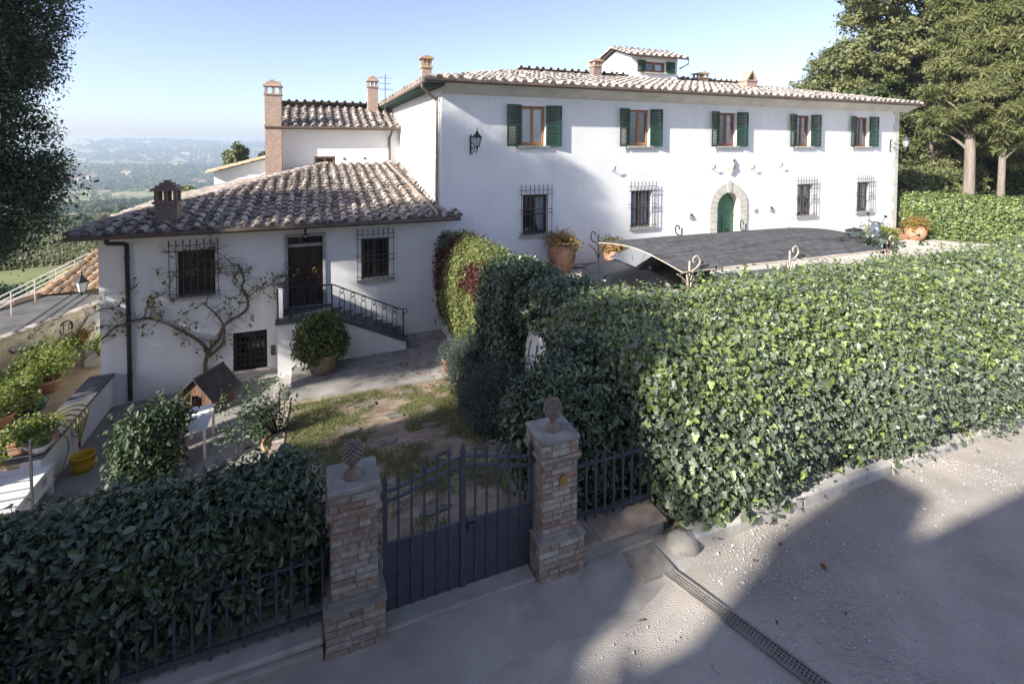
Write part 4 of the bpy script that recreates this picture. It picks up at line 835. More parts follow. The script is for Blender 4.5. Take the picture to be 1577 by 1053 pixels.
def pillar(name, label, x, y, bell=False):
    t = thing(name, label, 'gate pillar', (x, y, -5), 'brick gate pillars')
    mb = MB(); brick_block(mb, x-.29, x+.29, y-.28, y+.28, -5.05, -4.55); mb.box(x-.30, x+.30, y-.29, y+.29, -4.55, -4.515, 2); mb.build('base', [M['brick'], M['mortar'], M['capstone']], t, .006)
    mb = MB(); mb.box(x-.25, x+.25, y-.24, y+.24, -4.5152, -4.47, 2); brick_block(mb, x-.225, x+.225, y-.215, y+.215, -4.47, -3.66); mb.build('shaft', [M['brick'], M['mortar'], M['capstone']], t, .006)
    mb = MB(); mb.box(x-.245, x+.245, y-.235, y+.235, -3.66, -3.625); mb.box(x-.262, x+.262, y-.252, y+.252, -3.625, -3.585); mb.build('moulding', M['brick'], t, .008)
    mb = MB(); brick_block(mb, x-.24, x+.24, y-.23, y+.23, -3.585, -3.43); mb.build('cap_course', [M['brick'], M['mortar']], t, .006)
    mb = MB(); mb.box(x-.25, x+.25, y-.24, y+.24, -3.43, -3.375); mb.build('capstone', M['capstone'], t, .012)
    mb = MB(); mb.lathe([(0,0),(.092,0),(.092,.022),(.07,.035),(.078,.05),(.05,.065),(.032,.095),(.038,.115),(.03,.12)], (x, y-.02, -3.375), 24)
    c0 = np.array([x, y-.02, -3.375+.115])                     # pine cone: rings of overlapping scales
    prof = [(.03,0),(.07,.03),(.094,.075),(.10,.11),(.092,.155),(.072,.2),(.045,.235),(.015,.258)]
    mb.lathe([(r*.9, z) for r, z in prof]+[(0, .26)], c0, 20)
    pz = np.array(prof)
    for ring in range(11):
        z = .010+ring*.0225; r = float(np.interp(z, pz[:, 1], pz[:, 0])); k = 12
        for j in range(k):
            a = 2*math.pi*(j+.5*(ring % 2))/k; d = np.array([math.cos(a), math.sin(a), 0]); s = np.array([-d[1], d[0], 0]); w = math.pi*r/k*.92
            b = c0+d*r*.88+np.array([0, 0, z]); tp = c0+d*(r+.006)+np.array([0, 0, z+.016]); e = c0+d*r*.93+np.array([0, 0, z+.036])
            mb.add([b-s*w*.7, b+s*w*.7, tp+s*w, e+s*w*.3, e-s*w*.3, tp-s*w, c0+d*(r+.020)+np.array([0, 0, z+.018])], [(0,1,2,6),(0,6,5),(2,3,6),(3,4,6),(4,5,6)])
    mb.build('pine_cone_finial', M['cone'], t)
    if bell:
        mb = MB(); mb.prism([(x-.01,-3.93),(x+.085,-3.93),(x+.085,-3.85),(x+.06,-3.815),(x+.015,-3.815),(x-.01,-3.85)], y-.24, y-.222, 'y'); mb.ico((x+.037, y-.242, -3.875), .020, sq=(1,.35,1)); mb.build('bell_push', M['brass'], t)
PX0, PX1, PY = .335, 2.60, 5.20
pillar('gate_pillar', 'brick gate pillar with pine cone finial left of the dark gate', PX0, PY)
pillar('gate_pillar', 'brick gate pillar with pine cone finial and brass bell push right of the gate', PX1, PY, True)

G = thing('garden_gate', 'anthracite double iron gate with arched top between two brick pillars', 'gate', (1.49, 5.2, -4.95))
gx0, gxc, gx1 = .655, 1.495, 2.325
def gtop(x): t = abs(x-gxc)/(gx1-gxc); return -3.455-.175*(t*t*(3-2*t))
for s, (a, b) in (('l', (gx0, gxc-.012)), ('r', (gxc+.012, gx1))):
    mb = MB(); y = 5.2
    for x, w in ((a, .022), (b, .022)):
        hi = gtop(x)+(.10 if x in (gx0, gx1) else .0); mb.box(x-w, x+w, y-.022, y+.022, -4.945, hi)
        if x in (gx0, gx1): mb.add([(x-.022,y-.022,hi),(x+.022,y-.022,hi),(x+.022,y+.022,hi),(x-.022,y+.022,hi),(x,y,hi+.09)], [(0,1,4),(1,2,4),(2,3,4),(3,0,4)])
    for dz in (0, -.105):
        xs = np.linspace(a+.02, b-.02, 15)
        for i in range(14):
            x1, x2 = xs[i], xs[i+1]; z1, z2 = gtop(x1)+dz, gtop(x2)+dz
            mb.add([(x1,y-.018,z1),(x2,y-.018,z2),(x2,y+.018,z2),(x1,y+.018,z1),(x1,y-.018,z1-.022),(x2,y-.018,z2-.022),(x2,y+.018,z2-.022),(x1,y+.018,z1-.022)], [(3,2,1,0),(4,5,6,7),(0,1,5,4),(2,3,7,6)])
    f = mb.build('gate_leaf', M['gateiron'], G)
    mb = MB(); mb.box(a+.02, b-.02, y-.006, y+.006, -4.93, -4.215); mb.box(a+.02, b-.02, y-.018, y+.018, -4.215, -4.195)
    for z in (-4.36, -4.80, -4.93): mb.box(a+.021, b-.021, y-.012, y+.012, z-.016, z+.016)
    mb.build('panel', M['gateiron'], f)
    n = 5; mb2 = []
    for i in range(n):
        x = a+(b-a)*(i+1)/(n+1); mb = MB(); mb.box(x-.013, x+.013, y-.021, y-.0065, -4.93, -4.2); mb.box(x-.011, x+.011, y-.011, y+.011, -4.1935, gtop(x)+.03)
        zt = gtop(x)+.03
        mb.add([(x-.028,y-.006,zt+.025),(x+.028,y-.006,zt+.025),(x+.028,y+.006,zt+.025),(x-.028,y+.006,zt+.025),(x,y,zt+.105),(x,y,zt-.02)], [(0,1,4),(1,2,4),(2,3,4),(3,0,4),(1,0,5),(2,1,5),(3,2,5),(0,3,5)])
        for z in (-4.21, -4.36, -4.55, -4.80, -4.925): mb.ico((x, y-.021, z), .010, sq=(1,.6,1), n=6, k=4)
        for dz in (-.011, -.116): mb.ico((x, y-.019, gtop(x)+dz), .010, sq=(1,.6,1), n=6, k=4)
        mb.build('bar', M['gateiron'], f)
mb = MB(); mb.box(gxc-.03, gxc+.03, 5.165, 5.178, -4.93, -3.40); mb.add([(gxc-.042,5.16,-3.40),(gxc+.042,5.16,-3.40),(gxc+.042,5.2,-3.40),(gxc-.042,5.2,-3.40),(gxc,5.18,-3.285),(gxc,5.18,-3.45)], [(0,1,4),(1,2,4),(2,3,4),(3,0,4),(1,0,5),(2,1,5),(3,2,5),(0,3,5)])
mb.build('meeting_stile', M['gateiron'], G, .004)
mb = MB(); mb.box(gxc+.04, gxc+.17, 5.14, 5.19, -4.19, -4.15); mb.box(gxc-.02, gxc+.02, 5.225, 5.27, -4.22, -4.12); mb.box(gxc+.06, gxc+.12, 5.15, 5.18, -4.30, -4.22); mb.build('lock', M['gateiron'], G, .003)
mb = MB()
for x, s in ((gx0, -1), (gx1, 1)):
    for z in (-3.7, -4.75): mb.tube([(x+s*.02, 5.2, z), (x+s*.12, 5.2, z)], .014, 8); mb.box(x+s*.05-.02, x+s*.05+.02, 5.18, 5.22, z-.03, z+.03)
mb.build('hinge', M['gateiron'], G)

Lf = thing('iron_fence', 'long dark iron railing half swallowed by the laurel hedge left of the gate', 'fence', (-2, 5.15, -4.8))
for i in range(40):
    mb = MB(); x = .035-i*.139; tall = i % 8 == 7
    mb.box(x-.011, x+.011, 5.139, 5.161, -4.90 if tall else -4.77, -3.98 if tall else -4.04)
    if tall: mb.add([(x-.025,5.144,-3.97),(x+.025,5.144,-3.97),(x+.025,5.156,-3.97),(x-.025,5.156,-3.97),(x,5.15,-3.88)], [(0,1,4),(1,2,4),(2,3,4),(3,0,4)])
    mb.build('bar', M['gateiron'], Lf)
mb = MB(); mb.box(-5.6, .05, 5.133, 5.167, -4.13, -4.11); mb.box(-5.6, .05, 5.134, 5.166, -4.70, -4.675); mb.build('rail', M['gateiron'], Lf)
Rf = thing('iron_fence', 'short dark iron railing between the right gate pillar and the sunlit ivy', 'fence', (3.5, 5.3, -4.75))
for i in range(9): mb = MB(); x = 3.0+i*.135; mb.box(x-.011, x+.011, 5.289, 5.311, -4.73, -3.93 if i % 3 else -3.86); mb.build('bar', M['gateiron'], Rf)
mb = MB(); mb.box(2.9, 4.15, 5.283, 5.317, -4.02, -4.0); mb.box(2.9, 4.15, 5.284, 5.316, -4.66, -4.64); mb.build('rail', M['gateiron'], Rf)

Pl = thing('plinth_wall', 'low concrete plinth under the long iron railing beside the laurel hedge', 'wall', (-2.8, 5.1, -5))
mb = MB(); mb.box(-5.7, .04, 4.93, 5.42, -5.2, -4.86); mb.build('footing', M['concrete'], Pl, .02)
mb = MB(); mb.box(-5.7, .042, 4.98, 5.41, -4.86, -4.79); mb.build('coping', M['kerb'], Pl, .02)
Pr = thing('plinth_wall', 'short terracotta topped plinth under the railing right of the gate', 'wall', (3.5, 5.1, -5))
mb = MB(); mb.box(2.9, 4.1, 5.0, 5.46, -5.1, -4.77); mb.build('footing', M['mortar'], Pr, .015)
mb = MB()
for i in range(5): mb.box(2.895+i*.243, 2.895+i*.243+.238, 4.95, 5.45, -4.768, -4.728)
mb.build('coping', M['terra_grey'], Pr, .008)

mb = MB(); mb.ico((4.24, 4.80, -4.98), .24, sq=(1.05,.75,.66), jit=.25, n=16, k=9); tag(mb.build('kerb_stone', M['capstone']), 'rounded boulder at the start of the kerb beside the cover plate', 'boulder')
mb = MB(); mb.box(3.43, 3.88, 4.52, 4.945, -5.0, -4.958)
for i in range(15):
    for j in range(15):
        x, y = 3.455+i*.028, 4.54+j*.027; q = (i+j) % 2
        mb.box(x-.010, x+.010, y-.004, y+.004, -4.958, -4.951) if q else mb.box(x-.004, x+.004, y-.010, y+.010, -4.958, -4.951)
mb.box(3.64, 3.665, 4.72, 4.745, -4.958, -4.950); tag(mb.build('manhole_cover', M['plate'], None), 'square chequered iron cover set in concrete at the foot of the plinth', 'manhole cover')
Dn = thing('drain_channel', 'narrow iron drain grating running across the gravel road', 'drain', (4.2, 3.4, -5))
a, b = np.array([3.78, 4.56, -4.978]), np.array([4.78, 1.6, -4.978]); dr = (b-a)/np.linalg.norm(b-a); sd = np.array([-dr[1], dr[0], 0])
mb = MB(); c = (a+b)/2-np.array([0, 0, .008]); L = np.linalg.norm(b-a); Z3 = (0, 0, 1)
mb.obox(c, (L/2, .075, .002), (dr, sd, Z3)); mb.build('channel', M['dark'], Dn); mb = MB()  # flat dark strip on the road, painted in for the shaded recess
for o in (-.075, .075): mb.obox((a+b)/2+sd*o, (L/2, .010, .014), (dr, sd, Z3))
for o in (-.036, 0, .036): mb.obox((a+b)/2+sd*o, (L/2, .007, .006), (dr, sd, Z3))
for i in range(int(L/.034)): mb.obox(a+dr*(i+.5)*.034+np.array([0, 0, .0008]), (.005, .066, .006), (dr, sd, Z3))
mb.build('grating', M['plate'], Dn)

# retaining wall along the forecourt, mostly under creepers
Rw = thing('retaining_wall', 'white rendered garden wall showing through the creepers below the forecourt', 'wall', (4.9, 12.5, -6))
mb = MB(); mb.box(4.72, 5.2, 5.5, 19.48, -8.0, -4.0); mb.build('render', M['stucco'], Rw, .02)
# low white wall with slate coping by the terrace, and what stands on it
Lw = thing('low_wall', 'low white wall with slate coping between yard and flower terrace', 'wall', (-6.3, 17, -8.5))
mb = MB(); mb.box(-6.5, -6.12, 14.9, 19.5, -9.2, -7.53); mb.build('render', M['stucco'], Lw, .01); mb = MB(); mb.box(-6.72, -6.06, 14.85, 19.45, -7.53, -7.46); mb.build('coping', M['slate'], Lw, .008)

# ---------------------------------------------------------------- staircase
St = thing('entrance_stairs', 'white outside staircase with dark treads and ornate iron railing', 'stairs', (1, 18.8, -8))
mb = MB(); mb.prism([(-1.2,-8.6),(3.07,-8.1),(3.07,-7.22),(.58,-6.10),(-1.2,-6.08)], 18.12, 18.32, 'y'); mb.box(-1.2, .55, 18.3201, 19.5, -8.6, -6.09); mb.build('wall', M['stucco'], St)
mb = MB(); mb.box(-1.26, .56, 18.06, 19.498, -6.08, -5.97); mb.build('landing', M['slate'], St, .012)
mb = MB(); mb.prism([(.56,-6.08),(.60,-5.97),(3.0,-7.10),(3.14,-7.13),(3.14,-7.25),(2.98,-7.22)], 18.07, 18.36, 'y'); mb.build('coping', M['slate'], St)
for i in range(7):
    mb = MB(); x = .56+i*.355; z = -6.14-i*.165; mb.box(x, x+.37, 18.365, 19.495, -8.2+i*.001, z-.04); mb.box(x, x+.39, 18.364, 19.496, z-.04, z); mb.build('step', M['slate'], St)
mb = MB(); mb.box(-1.2, -1.04, 18.5, 19.49, -5.97, -4.85); mb.build('parapet', M['stucco'], St); mb = MB()
mb.obox((-1.12, 18.95, -4.79), (.16, .55, .06), ((1,0,0),(0,1,0),(0,0,1))); mb.build('parapet_cap', M['slate'], St, .01)
yr = 18.16
def rail_z(x): return -4.90 if x < .55 else -4.90-(x-.55)*.497
def foot_z(x): return -5.97 if x < .6 else -5.97-(x-.6)*.471
mb = MB(); mb.tube([(-1.17,yr,-4.83),(.53,yr,-4.90),(.60,yr,-4.92),(2.85,yr,-6.04),(2.93,yr,-6.06)], .022, 8)
mb.tube(smooth_path([(2.93,yr,-6.06),(3.08,yr,-6.06),(3.11,yr,-6.16),(3.03,yr,-6.25),(2.99,yr,-6.2)], 5), .016, 8)
for x in (-1.17, .53, 2.98): mb.tube([(x,yr,foot_z(x)),(x,yr,rail_z(x)+.02)], .025, 8); mb.box(x-.035,x+.035,yr-.035,yr+.035,foot_z(x),foot_z(x)+.05)
mb.build('railing', M['iron'], St)
for x in [-.78, -.42, -.06, .28]+[.86+i*.362 for i in range(6)]:
    mb = MB(); zt, zb = rail_z(x)-.02, foot_z(x); r = .085; h = zt-zb
    ring = lambda zc, rr: [(x+rr*math.sin(t), yr, zc+rr*math.cos(t)) for t in np.linspace(0, 2*math.pi, 15)]
    mb.tube(ring(zt-.075, .07), .013, 6, caps=False); mb.tube(ring(zb+.065, .055), .012, 6, caps=False)
    z1, z0 = zt-.155, zb+.125
    lp = [(x+r*math.sin(t), yr, z1-r+r*math.cos(t)) for t in np.linspace(-math.pi/2, math.pi/2, 9)]+[(x+r*math.sin(t), yr, z0+r+r*math.cos(t)) for t in np.linspace(math.pi/2, 3*math.pi/2, 9)]
    mb.tube(lp+[lp[0]], .013, 6, caps=False); zc = (z0+z1)/2
    mb.tube([(x-r,yr,zc),(x,yr,zc+.14),(x+r,yr,zc),(x,yr,zc-.14),(x-r,yr,zc)], .011, 6, caps=False); mb.build('baluster', M['iron'], St)

# ---------------------------------------------------------------- hedges, creepers and bushes
Hd = thing('laurel_hedge', 'dark green laurel hedge behind the iron railing left of the gate', 'hedge', (-2.5, 5.8, -5))
G1 = sweep(resample([(-6.2,5.28,-.06),(-1,5.48,.02),(.06,5.58,.08)], .16), [(.17,-4.72),(.20,-4.4),(.30,-4.1),(.41,-3.78),(.36,-3.50),(.18,-3.35),(-.05,-3.31),(-.24,-3.37),(-.32,-3.65),(-.34,-4.2),(-.32,-4.9)], .25)
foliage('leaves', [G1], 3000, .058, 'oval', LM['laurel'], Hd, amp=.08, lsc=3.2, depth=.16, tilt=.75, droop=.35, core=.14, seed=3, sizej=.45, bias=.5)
Iv = thing('ivy_hedge', 'broad sunlit ivy hedge along the road kerb right of the gate', 'hedge', (10, 6.5, -5))
pth = resample([(3.9,6.75,0),(24,6.75,0)], .28)
G2 = sweep(pth, [(1.72,-4.93),(1.88,-4.7),(2.0,-4.35),(1.93,-3.9),(1.72,-3.5),(1.35,-3.2),(.8,-3.06),(0,-2.98),(-.8,-2.98),(-1.5,-3.05),(-1.95,-3.3),(-2.1,-3.9),(-2.15,-5.4)], .5)
fi = lambda P: (P[:, 2] > -3.55+.28*fbm(P, 1.3, 5)) & (rng.random(len(P)) < .55)  # yellower leaf colours mixed in above a ragged height line
nearer = lambda P: rng.random(len(P)) < np.clip(1.45-(P[:, 0]-4)/14, .38, 1)
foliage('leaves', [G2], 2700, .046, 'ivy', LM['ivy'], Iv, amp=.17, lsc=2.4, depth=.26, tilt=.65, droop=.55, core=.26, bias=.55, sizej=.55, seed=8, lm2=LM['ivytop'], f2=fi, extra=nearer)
# trailing shoots over the kerb and upright shoots along the crest
VV = []; NN = []
for k in range(120):
    x = random.uniform(4.3, 20); p = np.array([x, 4.9, -4.75]) if k % 2 else np.array([x, random.uniform(5.3, 8.6), -2.98])
    n = random.randint(4, 9)
    for i in range(n): VV.append(p+(np.array([.02*i*random.uniform(-1, 1), -.028*i, -.018*i]) if k % 2 else np.array([.02*i*random.uniform(-1, 1), .01*i, .028*i]))+rng.normal(size=3)*.03); NN.append((0, -.6, .7))
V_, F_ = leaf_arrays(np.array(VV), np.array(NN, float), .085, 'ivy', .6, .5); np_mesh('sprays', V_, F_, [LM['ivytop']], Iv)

ivp = [(5.25,6.6,0),(5.2,9,0),(5.1,11,0),(5.0,13.4,0)]
def wallivy(path, zb, wl, zt=-3.15): return sweep(resample([(p[0], p[1], 0) for p in path][::-1], .2), [(wl*.8,zb),(wl,zb+.25),(wl*1.1,(zb+zt)/2),(wl*.98,zt-.3),(wl*.62,zt-.05),(0,zt),(-.55,zt-.05),(-.8,zt-.3),(-.85,-5.4)], .5)
Wi = thing('wall_ivy', 'dark shaded ivy draped over the garden wall towards the gate', 'creeper', (5, 10, -5))
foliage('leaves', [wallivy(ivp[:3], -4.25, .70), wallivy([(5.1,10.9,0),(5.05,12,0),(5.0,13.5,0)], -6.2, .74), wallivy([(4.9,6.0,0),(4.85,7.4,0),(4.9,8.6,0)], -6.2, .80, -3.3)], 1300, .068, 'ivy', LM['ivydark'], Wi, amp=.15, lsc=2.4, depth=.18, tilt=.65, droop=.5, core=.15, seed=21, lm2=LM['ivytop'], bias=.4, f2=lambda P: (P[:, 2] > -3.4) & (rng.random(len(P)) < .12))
mb = MB()
for k in range(9):
    y = 9.2+k*.33; p = np.array([4.70, y, -4.6]); mb.tube(smooth_path([p, p+np.array([-.03, .12*random.uniform(-1, 1), -.4]), p+np.array([-.02, .3*random.uniform(-1, 1), -.9]), p+np.array([-.05, .4*random.uniform(-1, 1), -1.6])], 4), .012, 5)
mb.build('stems', M['twig'], Wi)
Wy = thing('yellow_creeper', 'yellow green sunlit creeper with reddish tips on the garden wall', 'creeper', (4.8, 15.5, -6))
foliage('leaves', [sweep(resample([(4.95,17.9,0),(4.95,15.5,0),(5.0,12.7,0)], .2), [(.35,-6.9),(.5,-6.5),(.62,-5.4),(.60,-4.2),(.5,-3.5),(.2,-3.18),(-.3,-3.2),(-.55,-3.6),(-.6,-5.3)], .35)], 1200, .068, 'tuft', LM['yellow'], Wy, amp=.16, lsc=2.6, depth=.2, tilt=.8, droop=.5, core=.18, seed=24, lm2=LM['red'], f2=lambda P: (fbm(P, 2.2, 44) > .35) & (P[:, 2] > -4.6))
Wr = thing('red_creeper', 'dark red creeper at the villa corner hanging down the garden wall', 'creeper', (4.9, 18.7, -6))
foliage('leaves', [sweep(resample([(4.75,19.35,0),(4.8,18.6,0),(4.9,17.4,0)], .2), [(.2,-6.75),(.3,-6.3),(.42,-5.2),(.45,-4.3),(.36,-3.75),(.1,-3.45),(-.3,-3.5),(-.55,-4.0),(-.6,-5.3)], .4)], 850, .085, 'tuft', LM['red'], Wr, amp=.16, lsc=2.6, depth=.2, tilt=.8, droop=.5, core=.18, seed=27, lm2=LM['laurel'], f2=lambda P: P[:, 2] > -3.75+.3*fbm(P, 3, 9))
Sb = thing('laurel_bush', 'shaded laurel bush behind the short railing right of the gate', 'bush', (3.4, 5.9, -5))
foliage('leaves', [sphere_grid((3.55,6.05,-4.3), (.75,.55,1.02)), sphere_grid((4.0,6.9,-4.2), (.95,.9,1.05)), sphere_grid((3.3,6.9,-4.6), (.55,.6,.95))], 1400, .078, 'oval', LM['laurel'], Sb, amp=.12, lsc=3.5, depth=.2, tilt=.8, droop=.3, core=.16, seed=33)
def spiky(name, label, c, r, n, L, loc):
    t = thing(name, label, 'lavender', loc, 'lavender bushes'); d = rng.normal(size=(n, 3)); d[:, 2] = np.abs(d[:, 2])*.9+.05; d = norm(d)
    base = np.array(c)+d*np.array(r)*(rng.uniform(.45, 1, size=(n, 1))**.5); k = 9; P = []; T = []
    dirs = norm(d*.55+np.array([0, 0, 1.])+.25*rng.normal(size=(n, 3)))
    for i in range(k): P.append(base+dirs*(L*i/k)); T.append(norm(dirs*.8+rng.normal(size=(n, 3))*.75))
    P = np.concatenate(P); T = np.concatenate(T); V_, F_ = leaf_arrays(P, rng.normal(size=P.shape), .085, 'spray', .3, .1, .3, 0, T); np_mesh('leaves', V_, F_, [LM['lavender']], t)
    mb = MB(); mb.ico(c, 1, sq=(r[0]*.72, r[1]*.72, r[2]*.85), jit=.2, n=14, k=8); mb.build('stems', M['core'], t)  # solid dark heart, shade among the leaves put into its colour
spiky('lavender_bush', 'farther grey green lavender bush against the garden wall', (4.15,13.0,-6.85), (.75,1.1,1.25), 1500, .55, (4.1,13,-7.4))
spiky('lavender_bush', 'nearer grey green lavender bush spilling over the lawn behind the gate', (3.95,10.7,-6.55), (.8,1.15,1.05), 1600, .55, (3.9,10.7,-7))

# bush and sparse shrub in the yard
B1 = thing('round_bush', 'leafy green bush standing in the yard behind the laurel hedge', 'bush', (-3.85,14.6,-8.3))
foliage('leaves', [sphere_grid((-3.9,14.5,-7.5), (.62,.65,.85)), sphere_grid((-3.45,14.6,-6.95), (.36,.4,.36)), sphere_grid((-4.1,14.4,-8.0), (.6,.6,.55))], 520, .12, 'oval', LM['shrub'], B1, amp=.16, lsc=3, depth=.3, tilt=.8, droop=.4, core=.22, seed=41)
def clump_leaves(name, pts, per, sp, size, tm, lm, parent, tilt=.9):
    P = np.concatenate([np.array(p)+rng.normal(size=(per, 3))*sp for p in pts]); N = np.tile((0, -.3, 1.), (len(P), 1)); V_, F_ = leaf_arrays(P, N, size, tm, tilt, .4); return np_mesh(name, V_, F_, [lm], parent)
B2 = thing('potted_shrub', 'sparse rose shrub leaning out of a wide terracotta bowl', 'potted plant', (-.85,13.4,-8.1))
mb = MB(); mb.lathe([(.0,0),(.3,0),(.36,.12),(.45,.45),(.47,.62),(.52,.64),(.52,.72),(.46,.72),(.44,.6),(0,.58)], (-.75,13.3,-8.05), 28); mb.build('pot', M['terra'], B2)
mb = MB(); tips = []
for k in range(34):
    a = random.uniform(0, 6.28); L = random.uniform(.5, 1.25); base = np.array([-.85, 13.35, -7.45]); t = base+np.array([L*math.cos(a)*.75-.45, L*math.sin(a)*.6+.25, random.uniform(.15, 1.25)])
    mb.tube(smooth_path([base, (base+t)/2+np.array([0, 0, .18]), t], 5), np.linspace(.014, .004, 11), 5); tips += [t, (base+2*t)/3+rng.normal(size=3)*.08]
mb.build('branches', M['twig'], B2); clump_leaves('leaves', tips, 26, .10, .075, 'oval', LM['shrub'], B2)

# wisteria on the wall
Vi = thing('climbing_vine', 'gnarled nearly leafless wisteria trained along the lower house wall', 'vine', (-3.4,19.2,-8.3))
mb = MB(); yv = 19.36
def vp(pts, r0, r1, wob=.0): P = smooth_path([(x, yv-.04*math.sin(3*x+2*z), z) for x, z in pts], 7); mb.tube(P, np.linspace(r0, r1, len(P)), 8); return P
mains = [vp([(-3.38,-8.28),(-3.5,-7.9),(-3.52,-7.54),(-3.44,-7.2),(-3.52,-6.9),(-3.85,-6.55),(-4.25,-6.25),(-4.75,-5.92),(-5.2,-5.76),(-5.6,-5.84),(-6.0,-5.95),(-6.36,-6.3)], .075, .028),
         vp([(-3.44,-7.25),(-3.30,-6.95),(-3.08,-6.72),(-2.98,-6.35),(-2.7,-6.12),(-2.35,-5.92),(-2.18,-5.65),(-2.24,-5.3),(-2.36,-5.0),(-2.30,-4.75),(-2.40,-4.4),(-2.46,-4.2)], .062, .03),
         vp([(-2.95,-6.28),(-3.12,-5.95),(-3.35,-5.66),(-3.55,-5.42)], .035, .014), vp([(-3.44,-7.3),(-3.22,-7.15),(-2.98,-6.9),(-2.93,-6.45),(-2.98,-6.3)], .05, .035),
         vp([(-2.2,-5.4),(-1.9,-5.15),(-1.6,-5.1),(-1.3,-4.9),(-1.1,-4.7)], .022, .008), vp([(-2.4,-4.5),(-2.75,-4.55),(-3.05,-4.35),(-3.3,-4.0)], .018, .007), vp([(-2.42,-4.3),(-2.7,-4.1),(-3.0,-3.8),(-3.4,-3.5)], .018, .006),
         vp([(-5.5,-5.8),(-5.9,-5.4),(-6.3,-5.3),(-6.7,-5.5)], .02, .008), vp([(-5.2,-5.75),(-5.1,-5.3),(-4.7,-5.0),(-4.4,-4.95)], .018, .006), vp([(-5.9,-5.9),(-6.3,-5.85),(-6.8,-6.1)], .018, .006)]
tips = []
for P in mains:
    for k in range(int(len(P)*.55)):
        p = P[random.randint(len(P)//3, len(P)-1)]; a = random.uniform(0, 6.28); L = random.uniform(.2, .6); q = p+np.array([math.cos(a)*L, random.uniform(-.12, .02), math.sin(a)*L+.05]); mid = (p+q)/2+np.array([0, 0, random.uniform(-.08, .12)])
        mb.tube(smooth_path([p, mid, q], 4), np.linspace(.010, .003, 9), 4); tips.append(q)
mb.build('stems', M['vine'], Vi)
tips = [t for t in tips if random.random() < .34]+[(-4.6,19.3,-3.5),(-4.35,19.28,-3.65),(-4.75,19.3,-4.25),(-4.3,19.28,-4.35),(-3.9,19.28,-4.3),(-3.6,19.28,-3.55),(-3.3,19.3,-3.6),(-4.4,19.28,-5.1),(-3.65,19.28,-4.15),(-4.0,19.28,-3.55),(-5.5,19.3,-4.6),(-5.6,19.3,-4.9)]
clump_leaves('leaves', [(p[0], min(p[1], 19.42), p[2]) for p in tips], 12, .085, .095, 'oval', LM['wist'], Vi, 1.2)

# lawn: grass tufts, stepping stones, fallen leaves
n = 110000; P = np.stack([rng.uniform(-.7, 4.6, n), rng.uniform(5.5, 15.5, n), np.zeros(n)], 1); P[:, 2] = lawn_z(P[:, 0], P[:, 1])+.035*fbm(np.stack([P[:, 0], P[:, 1], 0*P[:, 0]], -1), 2.2, 3)
w = fbm(P*np.array([1, 1, 0]), 2.4, 51)+.6*fbm(P*np.array([1, 1, 0]), 6.0, 52); P = P[(w > .12+.2*rng.normal(size=n))]
stones = [(1.0,6.4),(1.75,7.5),(1.2,8.9),(2.2,10.0),(1.5,11.4),(2.6,12.0),(.7,12.7),(1.9,13.1),(3.3,13.9),(1.3,14.4),(2.5,14.9)]
for sx, sy in stones: P = P[(np.hypot(P[:, 0]-sx, P[:, 1]-sy) > .17+.1*rng.random(len(P)))]
V_, F_ = leaf_arrays(P, rng.normal(size=P.shape), .085, 'needle', .2, .45, .35, 0, np.tile((0, 0, 1.), (len(P), 1))); tag(np_mesh('lawn_grass', V_, F_, [LM['grass']]), 'patchy worn grass of the sunken lawn behind the gate', 'grass', kind='stuff')
for sx, sy in stones:
    k = 9; rr = [random.uniform(.14, .30) for _ in range(k)]; z = float(lawn_z(sx, sy)); t = MB()
    top = [(sx+rr[i]*1.2*math.cos(6.283*i/k), sy+rr[i]*.85*math.sin(6.283*i/k)) for i in range(k)]
    vs = [(x, y, float(lawn_z(x, y))+.022) for x, y in top]+[(x, y, float(lawn_z(x, y))-.12) for x, y in top]
    t.add(vs, [tuple(range(k))]+[(i, i+k, (i+1) % k+k, (i+1) % k) for i in range(k)])
    tag(t.build('stepping_stone', M['sunk_stone'], None, .015), 'flat irregular stepping stone sunk in the worn lawn', 'stepping stone', 'stepping stones in the lawn')
n = 420; P = np.stack([rng.uniform(1.2, 4.6, n), rng.uniform(15.6, 19.3, n), np.full(n, -7.53)], 1); P = P[(P[:, 0]-1.2)/3.4 > rng.random(n)*.8]
P2 = np.stack([rng.uniform(3.0, 4.5, 160), rng.uniform(13.8, 15.6, 160), np.zeros(160)], 1); P2[:, 2] = lawn_z(0, P2[:, 1])+.05
P3 = np.stack([rng.uniform(-1, 6, 60), rng.uniform(3.4, 5.0, 60), np.full(60, -4.965)], 1)
P = np.concatenate([P, P2, P3[:14]]); V_, F_ = leaf_arrays(P, np.tile((0, 0, 1.), (len(P), 1)), .075, 'oval', .25, .2); tag(np_mesh('fallen_leaves', V_, F_, [LM['dead']]), 'brown fallen leaves scattered on path, lawn edge and road', 'leaves', kind='stuff')
